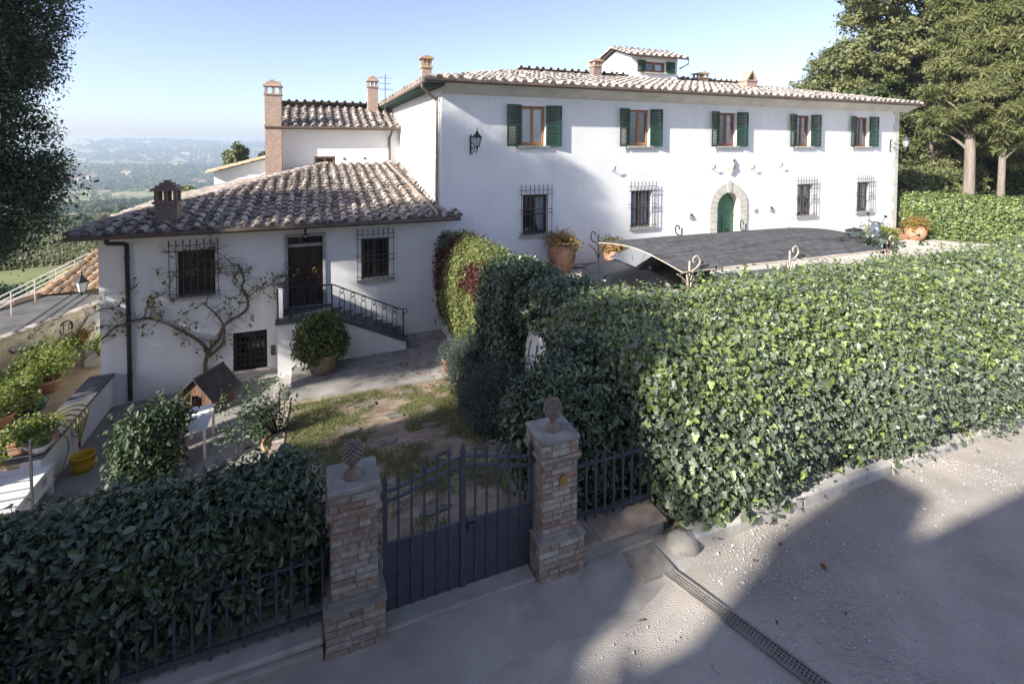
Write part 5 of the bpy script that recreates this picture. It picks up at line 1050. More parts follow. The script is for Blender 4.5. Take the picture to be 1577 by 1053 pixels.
# loose gravel on the road
n = 120000; P = np.stack([rng.uniform(-2.5, 14, n), rng.uniform(1.0, 4.66, n), np.full(n, -4.992)], 1)
w = fbm(P, 1.1, 61)+.5*fbm(P, 4.5, 62); keep = (w+.45*rng.normal(size=n) > .22) & ~((P[:, 0] < 4.2) & (P[:, 1] > 4.1)); P = P[keep]; n = len(P)
s = np.exp(rng.normal(-5.15, .45, n)).clip(.003, .026); oc = np.array([(1,0,0),(0,1,0),(-1,0,0),(0,-1,0),(0,0,.7),(0,0,-.7)]); of = np.array([(0,1,4),(1,2,4),(2,3,4),(3,0,4)])
V_ = P[:, None]+s[:, None, None]*oc[None]*(1+.35*rng.normal(size=(n, 6, 1))); an = rng.uniform(0, 6.28, n); c_, s_ = np.cos(an)[:, None], np.sin(an)[:, None]
dx, dy = V_[:, :, 0]-P[:, :1], V_[:, :, 1]-P[:, 1:2]; V_[:, :, 0] = P[:, :1]+dx*c_-dy*s_; V_[:, :, 1] = P[:, 1:2]+dx*s_+dy*c_
F_ = (np.arange(n)[:, None, None]*6+of[None]).reshape(-1, 3); tag(np_mesh('loose_gravel', V_.reshape(-1, 3), [(F_, 0, np.repeat(rng.random(n), 4), False)], [M['pebble']]), 'loose pale gravel strewn over the road', 'gravel', kind='stuff')
n = 260; P = np.stack([rng.uniform(1.5, 2.6, n), rng.uniform(3.7, 3.95, n), np.full(n, -4.985)], 1); P = np.concatenate([P, np.stack([rng.uniform(5, 9, 200), np.abs(rng.normal(0, .12, 200))*-1+4.66, np.full(200, -4.985)], 1)]); P = P[fbm(P, 5, 71) > .25]
V_, F_ = leaf_arrays(P, rng.normal(size=P.shape), .05, 'needle', .2, .7, .3, 0, np.tile((0, 0, 1.), (len(P), 1))); tag(np_mesh('road_weeds', V_, F_, [LM['grass']]), 'small weeds growing along the kerb and in the gravel', 'weeds', kind='stuff')

# ================================================================ YARD OBJECTS
K = thing('dog_kennel', 'small wooden dog kennel with dark felt roof and arched opening', 'dog house', (-2.9, 17.5, -8.2))
u = np.array([.85,-.53,0]); u /= np.linalg.norm(u); v = np.array([.53,.85,0]); v /= np.linalg.norm(v); o0 = np.array([-3.82,17.62,-8.26])
def kp(a, b, c): return o0+u*a+v*b+np.array([0, 0, c])
mb = MB(); w, d, h, rg = 1.02, .95, .62, 1.08
for i in range(9):                                                   # front planks round the arched opening
    a, b = i*w/9+.004, (i+1)*w/9-.004; m_ = (a+b)/2; top = h+(rg-h)*(1-abs(m_-w/2)/(w/2))-.03
    t = abs(m_-w/2)/.21; lo = .40+.16*math.sqrt(max(0, 1-t*t)) if t < 1 else .04
    for z0, z1 in ((lo, top),): mb.add([kp(a,0,z0),kp(b,0,z0),kp(b,0,z1),kp(a,0,z1),kp(a,.02,z0),kp(b,.02,z0),kp(b,.02,z1),kp(a,.02,z1)], [(0,1,2,3),(7,6,5,4),(0,3,7,4),(1,5,6,2),(3,2,6,7),(0,4,5,1)])
for i in range(8):
    a, b = i*d/8+.004, (i+1)*d/8-.004
    for x in (0, w): mb.add([kp(x,a,.04),kp(x,b,.04),kp(x,b,h),kp(x,a,h)], [(0,1,2,3)])
mb.add([kp(0,d,.04),kp(w,d,.04),kp(w,d,h),kp(w/2,d,rg),kp(0,d,h)], [(0,1,2,3,4)]); mb.add([kp(.01,.01,.08),kp(w-.01,.01,.08),kp(w-.01,d-.01,.08),kp(.01,d-.01,.08)], [(0,1,2,3)])
for x in (.02, w-.1):
    for y in (.02, d-.1): mb.add([kp(x,y,-.06),kp(x+.08,y,-.06),kp(x+.08,y+.08,-.06),kp(x,y+.08,-.06),kp(x,y,.1),kp(x+.08,y,.1),kp(x+.08,y+.08,.1),kp(x,y+.08,.1)], [(0,1,5,4),(1,2,6,5),(2,3,7,6),(3,0,4,7)])
mb.build('body', M['dogwood'], K); mb = MB()
for s in (0, 1):
    e0, e1 = (-.16, w/2) if s == 0 else (w+.16, w/2); z0 = h-.16; q = [kp(e0,-.14,z0),kp(e1,-.14,rg+.02),kp(e1,d+.14,rg+.02),kp(e0,d+.14,z0)]
    mb.add(q+[p+np.array([0,0,.035]) for p in q], [(0,1,2,3),(7,6,5,4),(0,4,5,1),(1,5,6,2),(2,6,7,3),(3,7,4,0)])
mb.add([kp(w/2-.06,-.15,rg+.03),kp(w/2,-.15,rg+.075),kp(w/2+.06,-.15,rg+.03),kp(w/2-.06,d+.15,rg+.03),kp(w/2,d+.15,rg+.075),kp(w/2+.06,d+.15,rg+.03)], [(0,1,4,3),(1,2,5,4),(0,2,1),(3,4,5)])
mb.build('roof', M['felt'], K)

def table(name, label, x0, x1, y0, y1, z, zg, shelf=False, yaw=0, thick=.04, leg=.03):
    t = local(name, label, 'table'); cx, cy = (x0+x1)/2, (y0+y1)/2; hx, hy = (x1-x0)/2, (y1-y0)/2
    mb = MB(); mb.box(-hx, hx, -hy, hy, -thick, 0); mb.build('tabletop', M['white'], t, .008)
    for sx in (-1, 1):
        for sy in (-1, 1): mb = MB(); mb.box(sx*(hx-.06)-leg, sx*(hx-.06)+leg, sy*(hy-.06)-leg, sy*(hy-.06)+leg, zg-z, -thick); mb.build('leg', M['white'], t)
    if shelf: mb = MB(); mb.box(-hx+.04, hx-.04, -hy+.04, hy-.04, -.5, -.47); mb.box(-hx+.03, hx-.03, -hy+.03, -hy+.06, -.14, -thick-.001); mb.box(hx-.06, hx-.03, -hy+.065, hy-.03, -.14, -thick-.001); mb.build('shelf', M['white'], t)
    place(t, (cx, cy, z), yaw); return t
table('garden_table', 'plain white table in the yard beside the dog kennel', -3.32, -2.66, 14.65, 16.0, -7.40, -8.28)
table('work_table', 'white table with lower shelf at the picture corner behind the wire railing', -7.4, -5.93, 13.35, 15.05, -7.75, -8.6, True, leg=.045)
Bu = thing('bucket', 'yellow plastic bucket with scuffed sides on the wet yard floor', 'bucket', (-5.62,15.75,-8.47))
mb = MB(); mb.lathe([(0,0),(.2,0),(.235,.2),(.25,.38),(.262,.38),(.262,.43),(.245,.43),(.225,.2),(.19,.04),(0,.04)], (-5.62,15.75,-8.47), 26); mb.build('body', M['yellow'], Bu)
mb = MB(); mb.tube([(-5.62+.265*math.cos(t), 15.75-.05-.11*math.sin(t)-.17*0, -8.09-.10*math.sin(t)) for t in np.linspace(0, math.pi, 13)], .009, 6); mb.build('handle', M['iron'], Bu)
mb = MB()
for k in range(6):                                                    # hose coils hung over the low wall
    y0 = 15.85+k*.13; dy = .18+.05*k; top = -7.36+.05*(k % 3); lo = -7.95-.05*k+.12*(k % 2)
    pts = [(-6.62,y0-.1,-7.44),(-6.45,y0,top+.05),(-6.15,y0+.1+.04*k,top+.08),(-5.96,y0+.2+.06*k,top-.1),(-5.94,y0+.22+.05*k,(top+lo)/2),(-5.97,16.55,lo)]
    mb.tube(smooth_path(pts, 6), .021, 7)
mb.tube(smooth_path([(-6.5,15.7,-7.42),(-6.2,15.75,-7.38),(-6.0,15.85,-7.55),(-5.98,15.95,-7.9),(-6.0,15.75,-8.2),(-6.0,15.45,-8.3),(-6.02,15.25,-8.2)], 6), .021, 7)
hz = thing('garden_hose', 'yellow garden hose looped over the slate wall coping above the bucket', 'hose', (-6.1,16,-7.5)); mb.build('coil', M['hose'], hz)
mb = MB(); mb.tube([(-5.97,16.55,-8.1),(-5.97,16.56,-8.25)], .03, 8); mb.build('nozzle', M['red'], hz)
mb = MB(); mb.lathe([(0,0),(.12,0),(.16,.08),(.26,.19),(.285,.205),(.285,.23),(.25,.22),(.16,.11),(0,.08)], (-6.2,15.05,-7.46), 28, sx=1.0, sy=.8); tag(mb.build('basin', M['enamel']), 'grey white basin resting on the near end of the slate coping', 'basin')
Ra = thing('wire_railing', 'thin metal railing of parallel wires in front of the corner table', 'railing', (-6,13,-8)); mb = MB()
mb.box(-5.52,-5.48,12.98,13.02,-8.5,-6.15); mb.build('post', M['grille'], Ra)
for k in range(8): mb = MB(); mb.tube([(-5.5,13,-6.30-k*.17),(-9.0,13.1,-6.30-k*.17)], .010, 6); mb.build('wire', M['grille'], Ra)

# ---------------------------------------------------------------- flower terrace
def pot_plant(label, x, y, z, r, h, plant, mpot='terra', spread=1.0, square=False, cat='potted plant', leaf='potplant', lsz=.11, per=26, grp='plants in pots on the terrace'):
    t = thing('potted_plant', label, cat, (x, y, z), grp); mb = MB()
    if square: mb.box(x-r*1.6, x+r*1.6, y-r*.7, y+r*.7, z, z+h); mb.box(x-r*1.66, x+r*1.66, y-r*.76, y+r*.76, z+h-.05, z+h+.001)
    else: mb.lathe([(0,0),(r*.68,0),(r*.9,h*.8),(r*1.02,h*.82),(r*1.02,h),(r*.88,h),(r*.84,h*.85),(0,h*.85)], (x, y, z), 20)
    mb.build('pot', M[mpot], t); tips = []; mb = MB(); n = int(10*spread+6)
    for k in range(n):
        a = random.uniform(0, 6.28); q = random.random()**.5; tp = np.array([x+q*spread*.5*math.cos(a), y+q*spread*.5*math.sin(a), z+h+plant*random.uniform(.35, 1)*(1-.3*q)])
        mb.tube([(x+.2*r*math.cos(a), y+.2*r*math.sin(a), z+h*.8), tuple(tp)], [.012, .004], 5); tips += [tp, tp*.6+np.array([x, y, z+h])*.4]
    mb.build('stems', M['twig'], t); clump_leaves('leaves', tips, per, .085*spread**.5+.02, lsz, 'oval', LM[leaf], t); return t
tp = [('terracotta pot of pale green shrub at the far end of the terrace row',-9.15,24.3,.28,.42,.5,'terra',.7),('tall leafy yellow green plant against the stone wall in a wide red pot',-8.75,21.9,.42,.42,1.35,'terra',1.5),
      ('bushy plant with large pale leaves rising behind the black pot',-9.05,23.1,.3,.36,1.2,'blackpot',1.3),('spreading plant in terracotta pot in the middle of the terrace row',-8.85,20.9,.32,.4,.95,'terra',1.1),
      ('loose tall plant in a small black pot near the stone wall',-9.3,21.6,.22,.3,.95,'blackpot',1.0),('low plant in brown pot at the picture edge of the terrace',-8.95,19.55,.33,.4,.6,'terra',.8),
      ('leafy plant in dark pot second from the picture edge of the terrace',-9.2,20.3,.3,.36,.8,'blackpot',1.0),('small cream flowered plant in the black pot beside the green watering can',-8.55,20.15,.2,.26,.3,'blackpot',.45)]
for lab, x, y, r, h, pl, mp, sp in tp: pot_plant(lab, x, y, -8.7, r, h, pl, mp, sp)
pot_plant('bright yellow green plant in a pot on the stone step by the house corner', -7.85, 23.9, -8.35, .2, .25, .55, 'terra', .9)
pot_plant('second bright plant on the stone step just behind the house corner', -7.55, 24.6, -8.2, .2, .25, .5, 'terra', .8)
pot_plant('red flower pot with brownish plant on the sloping stone parapet', -8.75, 24.75, -8.25, .25, .36, .32, 'terra', .45, leaf='potflower')
pot_plant('light green herbs in a brown trough at the near end of the slate coping', -6.42, 15.35, -7.46, .26, .25, .5, 'terra', .9, True)
pot_plant('trailing plant in a pale square trough beside the slate wall', -7.35, 16.2, -8.3, .3, .35, .35, 'terra_grey', .8, True)
pot_plant('low green plants in a trough beyond the corner table', -7.9, 15.4, -8.3, .3, .3, .35, 'terra', .9, True)
mb = MB(); wc = (-8.45,20.55,-8.7); mb.lathe([(0,0),(.17,0),(.18,.3),(.15,.34),(.1,.35),(.1,.33),(0,.33)], wc, 22); mb.tube(smooth_path([(-8.62,20.5,-8.6),(-8.8,20.45,-8.45),(-8.92,20.42,-8.3)], 4), [.03]*8+[.02], 8)
mb.tube(smooth_path([(-8.28,20.55,-8.6),(-8.18,20.55,-8.45),(-8.3,20.55,-8.3),(-8.42,20.55,-8.34)], 4), .015, 6); tag(mb.build('watering_can', M['greenpot']), 'dark green plastic watering can among the terrace pots', 'watering can')
Sw = thing('stone_wall', 'rough rubble stone wall with dark stones along the flower terrace', 'wall', (-10,24,-8.7))
mb = MB(); d = np.array([.40,.92,0]); d /= np.linalg.norm(d); q = np.array([-d[1],d[0],0]); s0 = np.array([-12.6,17.4,0]); L = 10.6
def sp(a, b, z): return s0+d*a+q*b+np.array([0,0,z])
n = 60; rows = 14; vs = []
for i in range(n+1):
    for j in range(rows+1): p = sp(L*i/n, 0, -9+j*(2.12/rows)); vs.append(p+q*.05*fbm(p[None], 4.5, 81)[0])
mb.add(vs, [(i*(rows+1)+j, (i+1)*(rows+1)+j, (i+1)*(rows+1)+j+1, i*(rows+1)+j+1) for i in range(n) for j in range(rows)], 0, True)
mb.add([sp(0,-.05,-6.88),sp(L,-.05,-6.88),sp(L,.5,-6.88),sp(0,.5,-6.88),sp(L,0,-9),sp(L,.5,-9)], [(0,1,2,3),(1,4,5,2)]); mb.build('masonry', M['rubble'], Sw)
mb = MB()
for k in range(70):                                                   # proud face stones
    a, z = random.uniform(.5, L-.2), random.uniform(-8.7, -7.0); w, h = random.uniform(.10, .34), random.uniform(.05, .13); c = sp(a, -.01, z); kk = 9
    vs = [c+d*w*math.cos(6.283*i/kk)*random.uniform(.75,1.1)+np.array([0,0,h*math.sin(6.283*i/kk)*random.uniform(.75,1.1)]) for i in range(kk)]
    mb.add(vs+[c-q*.05+d*.6*(p-c)@d+np.array([0,0,.6*(p-c)[2]]) for p in vs], [tuple(range(kk,2*kk))]+[(i,(i+1)%kk,(i+1)%kk+kk,i+kk) for i in range(kk)], 0, True)
mb.build('face_stones', M['stone'], Sw)
mb = MB()
for i in range(24): a = i*L/24; mb.add([sp(a,-.14,-6.87),sp(a+.43,-.14,-6.87),sp(a+.43,.1,-6.84),sp(a,.1,-6.84),sp(a,-.15,-6.92),sp(a+.43,-.15,-6.92)], [(0,1,2,3),(4,5,1,0)])
mb.build('tile_edge', M['tile'], Sw)
mb = MB(); cw = sp(8.2,-.03,-7.45); mb.tube([cw+d*.28*math.cos(t)+np.array([0,0,.28*math.sin(t)]) for t in np.linspace(0,6.283,17)], .03, 6)
for o in (-.12, .12): mb.tube([cw+d*o+np.array([0,0,-.26]),cw+d*o+np.array([0,0,.26])], .012, 5)
mb.build('round_grating', M['iron'], Sw)
mb = MB(); mb.add([sp(0,.05,-6.86),sp(L,.05,-6.86),sp(L,3.4,-6.78),sp(0,3.4,-6.78),sp(0,3.4,-9),sp(L,3.4,-9),sp(L,.05,-9)], [(0,1,2,3),(3,2,5,4),(1,6,5,2)]); tag(mb.build('flat_roof', M['tar']), 'flat grey terrace roof above the rubble stone wall', 'roof')
mb = MB()
for i in range(40): a = i*L/40; mb.add([sp(a,2.9,-6.79),sp(a+.25,2.9,-6.79),sp(a+.25,3.2,-6.79),sp(a,3.2,-6.79),sp(a,2.9,-6.6),sp(a+.25,2.9,-6.6),sp(a+.25,3.2,-6.6),sp(a,3.2,-6.6)], [(0,1,5,4),(1,2,6,5),(2,3,7,6),(3,0,4,7),(4,5,6,7)])
tag(mb.build('parapet', M['brick']), 'low brick parapet at the far edge of the flat terrace roof', 'wall')
Rl = thing('pipe_railing', 'white pipe handrail running along the far side of the flat terrace roof', 'railing', (-11,27,-6.8)); 
for k, z in enumerate((-5.86,-6.06,-6.26)): mb = MB(); mb.tube([(-11.1-.0*k,22.5,z),(-11.1,32.5,z)], .028, 8); mb.build('pipe', M['white'], Rl)
for y in (23.5,25.2,27,28.9,30.8): mb = MB(); mb.tube([(-11.1,y,-7.6),(-11.1,y,-5.85)], .022, 6); mb.build('post', M['rust'], Rl)
mb = MB(); roof_plane(mb, [(-11.6,27.8,-6.75),(-7.0,27.6,-6.55),(-7.0,33.5,-5.95),(-11.0,33.5,-5.95)], .42, .5, .12, .03); mb.box(-11.4,-7.0,28.2,33,-9,-6.75,1); tag(mb.build('shed_roof', [M['tile_orange'], M['rubble']]), 'orange lichened tiled shed roof beyond the terrace at the left', 'roof')
mb = MB(); P3 = [(-8.62,26.4,-6.95),(-8.70,25.5,-7.5),(-8.85,24.6,-8.05)]
for (a, b) in zip(P3[:-1], P3[1:]): mb.add([(a[0]-.22,a[1],a[2]),(a[0]+.25,a[1],a[2]),(b[0]+.25,b[1],b[2]),(b[0]-.22,b[1],b[2]),(a[0]-.22,a[1],-9),(a[0]+.25,a[1],-9),(b[0]+.25,b[1],-9),(b[0]-.22,b[1],-9)], [(3,2,1,0),(0,4,7,3),(1,2,6,5),(3,7,6,2)])
tag(mb.build('sloping_parapet', M['pale_stone'], None, .03), 'pale sloping stone parapet running down behind the house corner', 'wall')
mb = MB()
for i, (y, z) in enumerate(((23.7,-8.45),(24.4,-8.3))): mb.box(-8.35,-7.0,y,y+.8,-9.0,z)
tag(mb.build('stone_step', M['pale_stone'], None, .02), 'stone steps behind the house corner carrying bright plants', 'steps')

# ================================================================ THINGS ON THE FACADE
def lantern(mbf, mbg, c, s=1.0, n=6, hang=False):
    c = np.array(c); pr = [(.10,0),(.19,.36)]
    for j in range(n):
        a0, a1 = 2*math.pi*j/n, 2*math.pi*(j+1)/n; p = lambda r, z, a: c+s*np.array([r*math.cos(a), r*math.sin(a), z])
        mbg.add([p(.095,.01,a0),p(.095,.01,a1),p(.183,.355,a1),p(.183,.355,a0)], [(0,1,2,3)]); mbf.tube([p(.10,0,a0),p(.19,.36,a0)], .011*s, 5)
        mbf.tube([p(.10,0,a0),p(.10,0,a1)], .012*s, 5); mbf.tube([p(.195,.36,a0),p(.195,.36,a1)], .016*s, 5)
        mbf.add([p(.215,.365,a0),p(.215,.365,a1),p(.06,.53,a1),p(.06,.53,a0)], [(0,1,2,3)])
    mbf.lathe([(.06*s,.53*s),(.065*s,.58*s),(.03*s,.60*s),(.012*s,.66*s),(.03*s,.69*s),(0,.73*s)], c, 10); mbf.lathe([(0,-.14*s),(.02*s,-.12*s),(.035*s,-.06*s),(.1*s,0)], c, 10)
def wall_lamp(label, x, zc, out=.88, z=0, mt='iron'):
    t = thing('wall_lantern', label, 'lantern', (x, 19.5, zc), 'wall lanterns'); f = MB(); g = MB(); lantern(f, g, (x, 19.5-out, zc-.10), 1.0)
    b = MB(); b.box(x-.035, x+.035, 19.47, 19.5, zc-.42, zc+.32)
    b.tube(smooth_path([(x,19.46,zc+.30),(x,19.4,zc+.38),(x,19.34,zc+.30),(x,19.42,zc+.18)], 5), .014, 6)
    b.tube(smooth_path([(x,19.47,zc-.05),(x,19.3,zc+.06),(x,19.05,zc-.02),(x,19.5-out*.75,zc-.3),(x,19.5-out,zc-.32),(x,19.5-out,zc-.22)], 6), .018, 7)
    b.tube(smooth_path([(x,19.47,zc-.38),(x,19.3,zc-.42),(x,19.1,zc-.28),(x,19.18,zc-.16),(x,19.26,zc-.22)], 6), .014, 6); b.tube(smooth_path([(x,19.47,zc-.2),(x,19.36,zc-.1),(x,19.26,zc-.14),(x,19.3,zc-.22)], 6), .012, 6)
    b.build('bracket', M[mt], t); l = f.build('lantern_frame', M[mt], t); g.build('lantern_glass', M['lampglass'], l)
wall_lamp('black iron wall lantern on scrolled bracket near the left corner of the villa', 5.95, -.02)
wall_lamp('grey iron wall lantern sticking out at the right corner of the villa', 32.45, -.0, mt='grille')
t = thing('hanging_lantern', 'black lantern hanging from a bracket behind the corner of the lower house', 'lantern', (-7.75,22.3,-5.3)); f = MB(); g = MB(); lantern(f, g, (-7.85,22.3,-5.42), 1.05, 4); l = f.build('lantern_frame', M['iron'], t); g.build('lantern_glass', M['lampglass'], l)
b = MB(); b.tube([(-7.85,22.3,-4.66),(-7.85,22.3,-4.60),(-6.43,22.3,-4.55)], .016, 6); b.tube(smooth_path([(-7.1,22.3,-4.57),(-7.0,22.3,-4.8),(-6.43,22.3,-4.95)], 5), .012, 6); b.build('bracket', M['iron'], t)
t = thing('porch_light', 'small dark porch light with white bulb above the brown double door', 'light', (-.31,19.4,-3.2)); b = MB(); b.lathe([(0,.14),(.05,.14),(.035,.05),(.05,-.06),(.03,-.2),(.08,-.24),(.09,-.26),(0,-.25)], (-.31,19.2,-3.05), 12); b.tube([(-.31,19.2,-3.0),(-.31,19.49,-3.0)], .02, 6); b.build('fitting', M['iron'], t)
b = MB(); b.ico((-.31,19.2,-3.34), .05); b.build('bulb', M['lampglass'], t)
mb = MB(); cz = -1.10; cx = 19.86      # stone crest: shield, scrolled sides, crowned head
for (dx, dz, rx, ry, rz) in ((0,.02,.23,.14,.33),(0,-.26,.13,.11,.16),(0,.33,.15,.16,.14),(-.2,.18,.09,.10,.13),(.2,.18,.09,.10,.13),(-.22,-.02,.07,.09,.17),(.22,-.02,.07,.09,.17),(-.12,-.22,.07,.09,.10),(.12,-.22,.07,.09,.10),(0,.44,.10,.11,.06),(0,-.38,.06,.08,.08),(0,.05,.13,.19,.2)):
    mb.ico((cx+dx, 19.46, cz+dz), 1, sq=(rx, ry, rz), jit=.08, n=12, k=8)
tag(mb.build('stone_crest', M['pale_stone']), 'carved stone coat of arms on the wall above the arched green door', 'crest')
for x, z, lab in ((17.35,-3.62,'iron tethering ring left of the arched door'),(22.75,-3.5,'iron tethering ring right of the arched door')):
    mb = MB(); mb.ico((x,19.46,z+.13), .06); mb.tube([(x+.09*math.sin(q),19.43-.02*math.cos(q),z+.09*math.cos(q)) for q in np.linspace(0,6.283,17)], .02, 6); tag(mb.build('wall_ring', M['iron']), lab, 'ring')
for x, z, lab in ((18.62,-1.25,'small metal flag holder on the wall left of the stone crest'),(21.25,-1.3,'small metal flag holder on the wall right of the stone crest'),(23.25,-1.2,'small metal flag holder between crest and fourth upper window'),(12.75,-1.25,'lone metal hook on the wall between first and second upper windows')):
    mb = MB(); mb.tube([(x,19.5,z),(x+.02,19.32,z+.05)], .016, 6); mb.tube([(x+.02,19.33,z+.02),(x+.02,19.26,z+.22)], .028, 7); tag(mb.build('flag_holder', M['grille']), lab, 'bracket')
mb = MB(); mb.box(21.55,21.8,19.475,19.5,-3.62,-3.42); tag(mb.build('wall_plaque', M['stone']), 'small plain grey plaque beside the arched door surround', 'plaque')

# ================================================================ FORECOURT
def planter(label, x, y, z, prof, leaf, spread, hh, mp='terra', n=46):
    t = thing('planter', label, 'planter', (x, y, z), 'terracotta planters by the villa'); mb = MB(); mb.lathe(prof, (x, y, z), 30); mb.build('pot', M[mp], t); top = z+prof[-1][1]
    tips = []; mb = MB()
    for k in range(n):
        a = random.uniform(0, 6.28); q = random.random()**.5; tp = np.array([x+q*spread*math.cos(a), y+q*spread*math.sin(a), top+hh*random.uniform(.15, 1)*(1-.45*q*q)-.12*q]); tips.append(tp)
        mb.tube([(x+.3*q*math.cos(a)*spread, y+.3*q*math.sin(a)*spread, top-.05), tuple(tp)], [.01, .004], 4)
    mb.build('stems', M['twig'], t); clump_leaves('leaves', tips, 26, .11, .10, 'oval', LM[leaf], t)
planter('big old mossy terracotta jar with reddish plant by the grilled window', 9.78, 18.75, -5.5, [(0,0),(.36,0),(.40,.08),(.55,.45),(.60,.75),(.57,1.02),(.47,1.2),(.47,1.26),(.53,1.28),(.53,1.36),(.44,1.36),(.42,1.2)], 'potflower', .62, .6, 'terra_old')
planter('round terracotta urn with pink brown plant behind the pergola post', 12.35, 18.7, -5.52, [(0,0),(.26,0),(.28,.06),(.42,.35),(.46,.6),(.40,.85),(.36,.98),(.44,1.0),(.44,1.08),(.36,1.08),(.34,.95)], 'potflower', .5, .5)
planter('wide terracotta tub with green and yellow plants beside the scooter', 30.3, 18.45, -5.74, [(0,0),(.46,0),(.48,.08),(.60,.55),(.66,.62),(.66,.72),(.56,.72),(.54,.6)], 'potplant', .72, .5, n=80)
planter('big round terracotta ball pot with yellow plant by the right hedge', 34.05, 18.85, -5.78, [(0,0),(.36,0),(.36,.09),(.44,.14),(.55,.36),(.57,.58),(.51,.78),(.43,.86),(.44,.90),(.36,.90),(.34,.8)], 'potflower', .62, .62, n=90)
mb = MB(); mb.box(31.6,33.6,19.0,19.8,-5.8,-5.45); mb.box(32.0,33.3,19.25,19.8,-5.4495,-5.1); tag(mb.build('door_step', M['terra'], None, .02), 'terracotta step between the two planters at the villa corner', 'step')
# potted bush before the stairs
t = thing('potted_bush', 'dense round bush in a grey clay pot before the white stairs', 'potted plant', (.15,17.45,-7.58)); mb = MB(); mb.lathe([(0,0),(.36,0),(.40,.06),(.54,.55),(.60,.58),(.60,.68),(.52,.68),(.5,.55)], (.2,17.45,-7.58), 28); mb.build('pot', M['terra_grey'], t)
foliage('leaves', [sphere_grid((.18,17.5,-6.52), (.80,.78,.82)), sphere_grid((-.1,17.4,-6.75), (.62,.6,.55))], 640, .095, 'oval', LM['box'], t, amp=.10, lsc=4, depth=.2, tilt=.8, droop=.2, core=.16, seed=61)
t = thing('potted_plant', 'grey leaved plant in a leaning terracotta pot at the foot of the yellow creeper', 'potted plant', (4.1,15.75,-7.5)); mb = MB(); mb.lathe([(0,0),(.2,0),(.27,.38),(.30,.4),(.30,.46),(.25,.46)], (4.12,15.75,-7.52), 22); mb.build('pot', M['terra'], t)
d_ = norm(np.abs(rng.normal(size=(420, 3)))*np.sign(rng.normal(size=(420, 3)))*np.array([1,1,1])); d_[:, 2] = np.abs(d_[:, 2]); Pq = np.concatenate([np.array([4.1,15.75,-7.1])+d_*np.array([.42,.42,.62])*(i/8) for i in range(1, 9)]); Tq = norm(np.tile(d_, (8, 1))+.7*rng.normal(size=(3360, 3)))
V_, F_ = leaf_arrays(Pq, rng.normal(size=Pq.shape), .09, 'spray', .3, .1, .3, 0, Tq); np_mesh('leaves', V_, F_, [LM['lavender']], t)

# pergola with a reed mat roof
Pg = thing('pergola', 'iron pergola with a bellied dark reed mat roof over the parked car', 'pergola', (13.5,12.8,-5.6))
px0, px1, py0, py1 = 9.3, 18.5, 10.75, 15.05
def mat_z(a, b): return -3.46+.30*math.sin(math.pi*b)*(1-.25*math.cos(6.283*a))+.05*math.sin(a*9.4)*math.sin(math.pi*b)-.05*a
mb = MB(); rows = 54; colsn = 90
for r in range(rows):                                              # strips of reed, each a shallow ridge
    b0, b1 = r/rows, (r+1.0)/rows; bm = (b0+b1)/2; seg0 = 0
    while seg0 < colsn:
        seg1 = min(colsn, seg0+random.randint(5, 13)); vs = []; q0 = random.random(); dz = 0
        for c in range(seg0, seg1+1):
            a = c/colsn; x = px0+(px1-px0)*a+.25*bm*0
            for b, h in ((b0, 0), (bm, .014), (b1, 0)): vs.append((x, py0+(py1-py0)*b+.02*math.sin(a*31), mat_z(a, b)+h+dz))
        n = seg1-seg0; mb.add(vs, [(3*i+k, 3*i+3+k, 3*i+4+k, 3*i+1+k) for i in range(n) for k in (0, 1)], 0, False, q0); seg0 = seg1
mb.build('reed_roof', M['reed'], Pg)
posts = [(9.3,15.05,'iron',-5.45),(9.55,10.75,'rust',-5.45),(13.3,10.7,'rust',-5.5),(17.9,10.75,'rust',-5.55),(13.0,15.08,'iron',-5.5),(16.2,15.05,'iron',-5.55),(18.5,15.0,'rust',-5.6)]
for x, y, mt, zg in posts:
    mb = MB(); e = .36 if mt == 'rust' else .30
    for o in ((-.05, .05) if mt == 'rust' else (0,)): mb.tube([(x+o,y,zg),(x+o,y,-3.75),(x+o*2.2,y,-3.5)], .026, 7)
    mb.tube([(x,y,-3.6),(x,y,-3.2)], .028, 7); s = 1 if mt == 'rust' else -1
    mb.tube(smooth_path([(x,y,-3.48),(x+s*.22,y,-3.42),(x+s*e,y,-3.25),(x+s*.26,y,-3.08),(x+s*.12,y,-3.14),(x+s*.14,y,-3.24)], 6), .022, 7)
    for q in (-1, 1): mb.tube(smooth_path([(x,y,-4.1),(x+q*.12,y,-3.75),(x+q*.42,y,-3.52)], 5), .018, 6)
    mb.build('post', M[mt], Pg)
mb = MB()
for a, b in (((9.3,15.05),(9.55,10.75)),): mb.tube([(px0, py0+(py1-py0)*t, mat_z(0, t)-.03) for t in np.linspace(0, 1, 12)], .018, 7)
mb.tube([(px1, py0+(py1-py0)*t, mat_z(1, t)-.04) for t in np.linspace(0, 1, 12)], .03, 7); mb.tube([(px0+(px1-px0)*t, py0-.02, mat_z(t, 0)-.03) for t in np.linspace(0, 1, 20)], .02, 7); mb.tube([(px0+(px1-px0)*t, py1+.02, mat_z(t, 1)-.03) for t in np.linspace(0, 1, 20)], .028, 7)
for a in (.25, .5, .75): mb.tube([(px0+(px1-px0)*a, py0+(py1-py0)*t, mat_z(a, t)-.05) for t in np.linspace(0, 1, 12)], .02, 6)
mb.build('roof_frame', M['rust'], Pg)
t = thing('climbing_plant', 'thin green climber growing over the right end of the pergola roof', 'creeper', (18.2,10.9,-5.6)); pts = [np.array([random.gauss(18.0, .7), random.gauss(11.2, .5), -3.38+.12*abs(random.gauss(0, 1))]) for k in range(20)]+[np.array([18.1+.2*random.gauss(0, 1), 10.8+.2*random.gauss(0, 1), z]) for z in np.linspace(-5, -3.3, 14)]
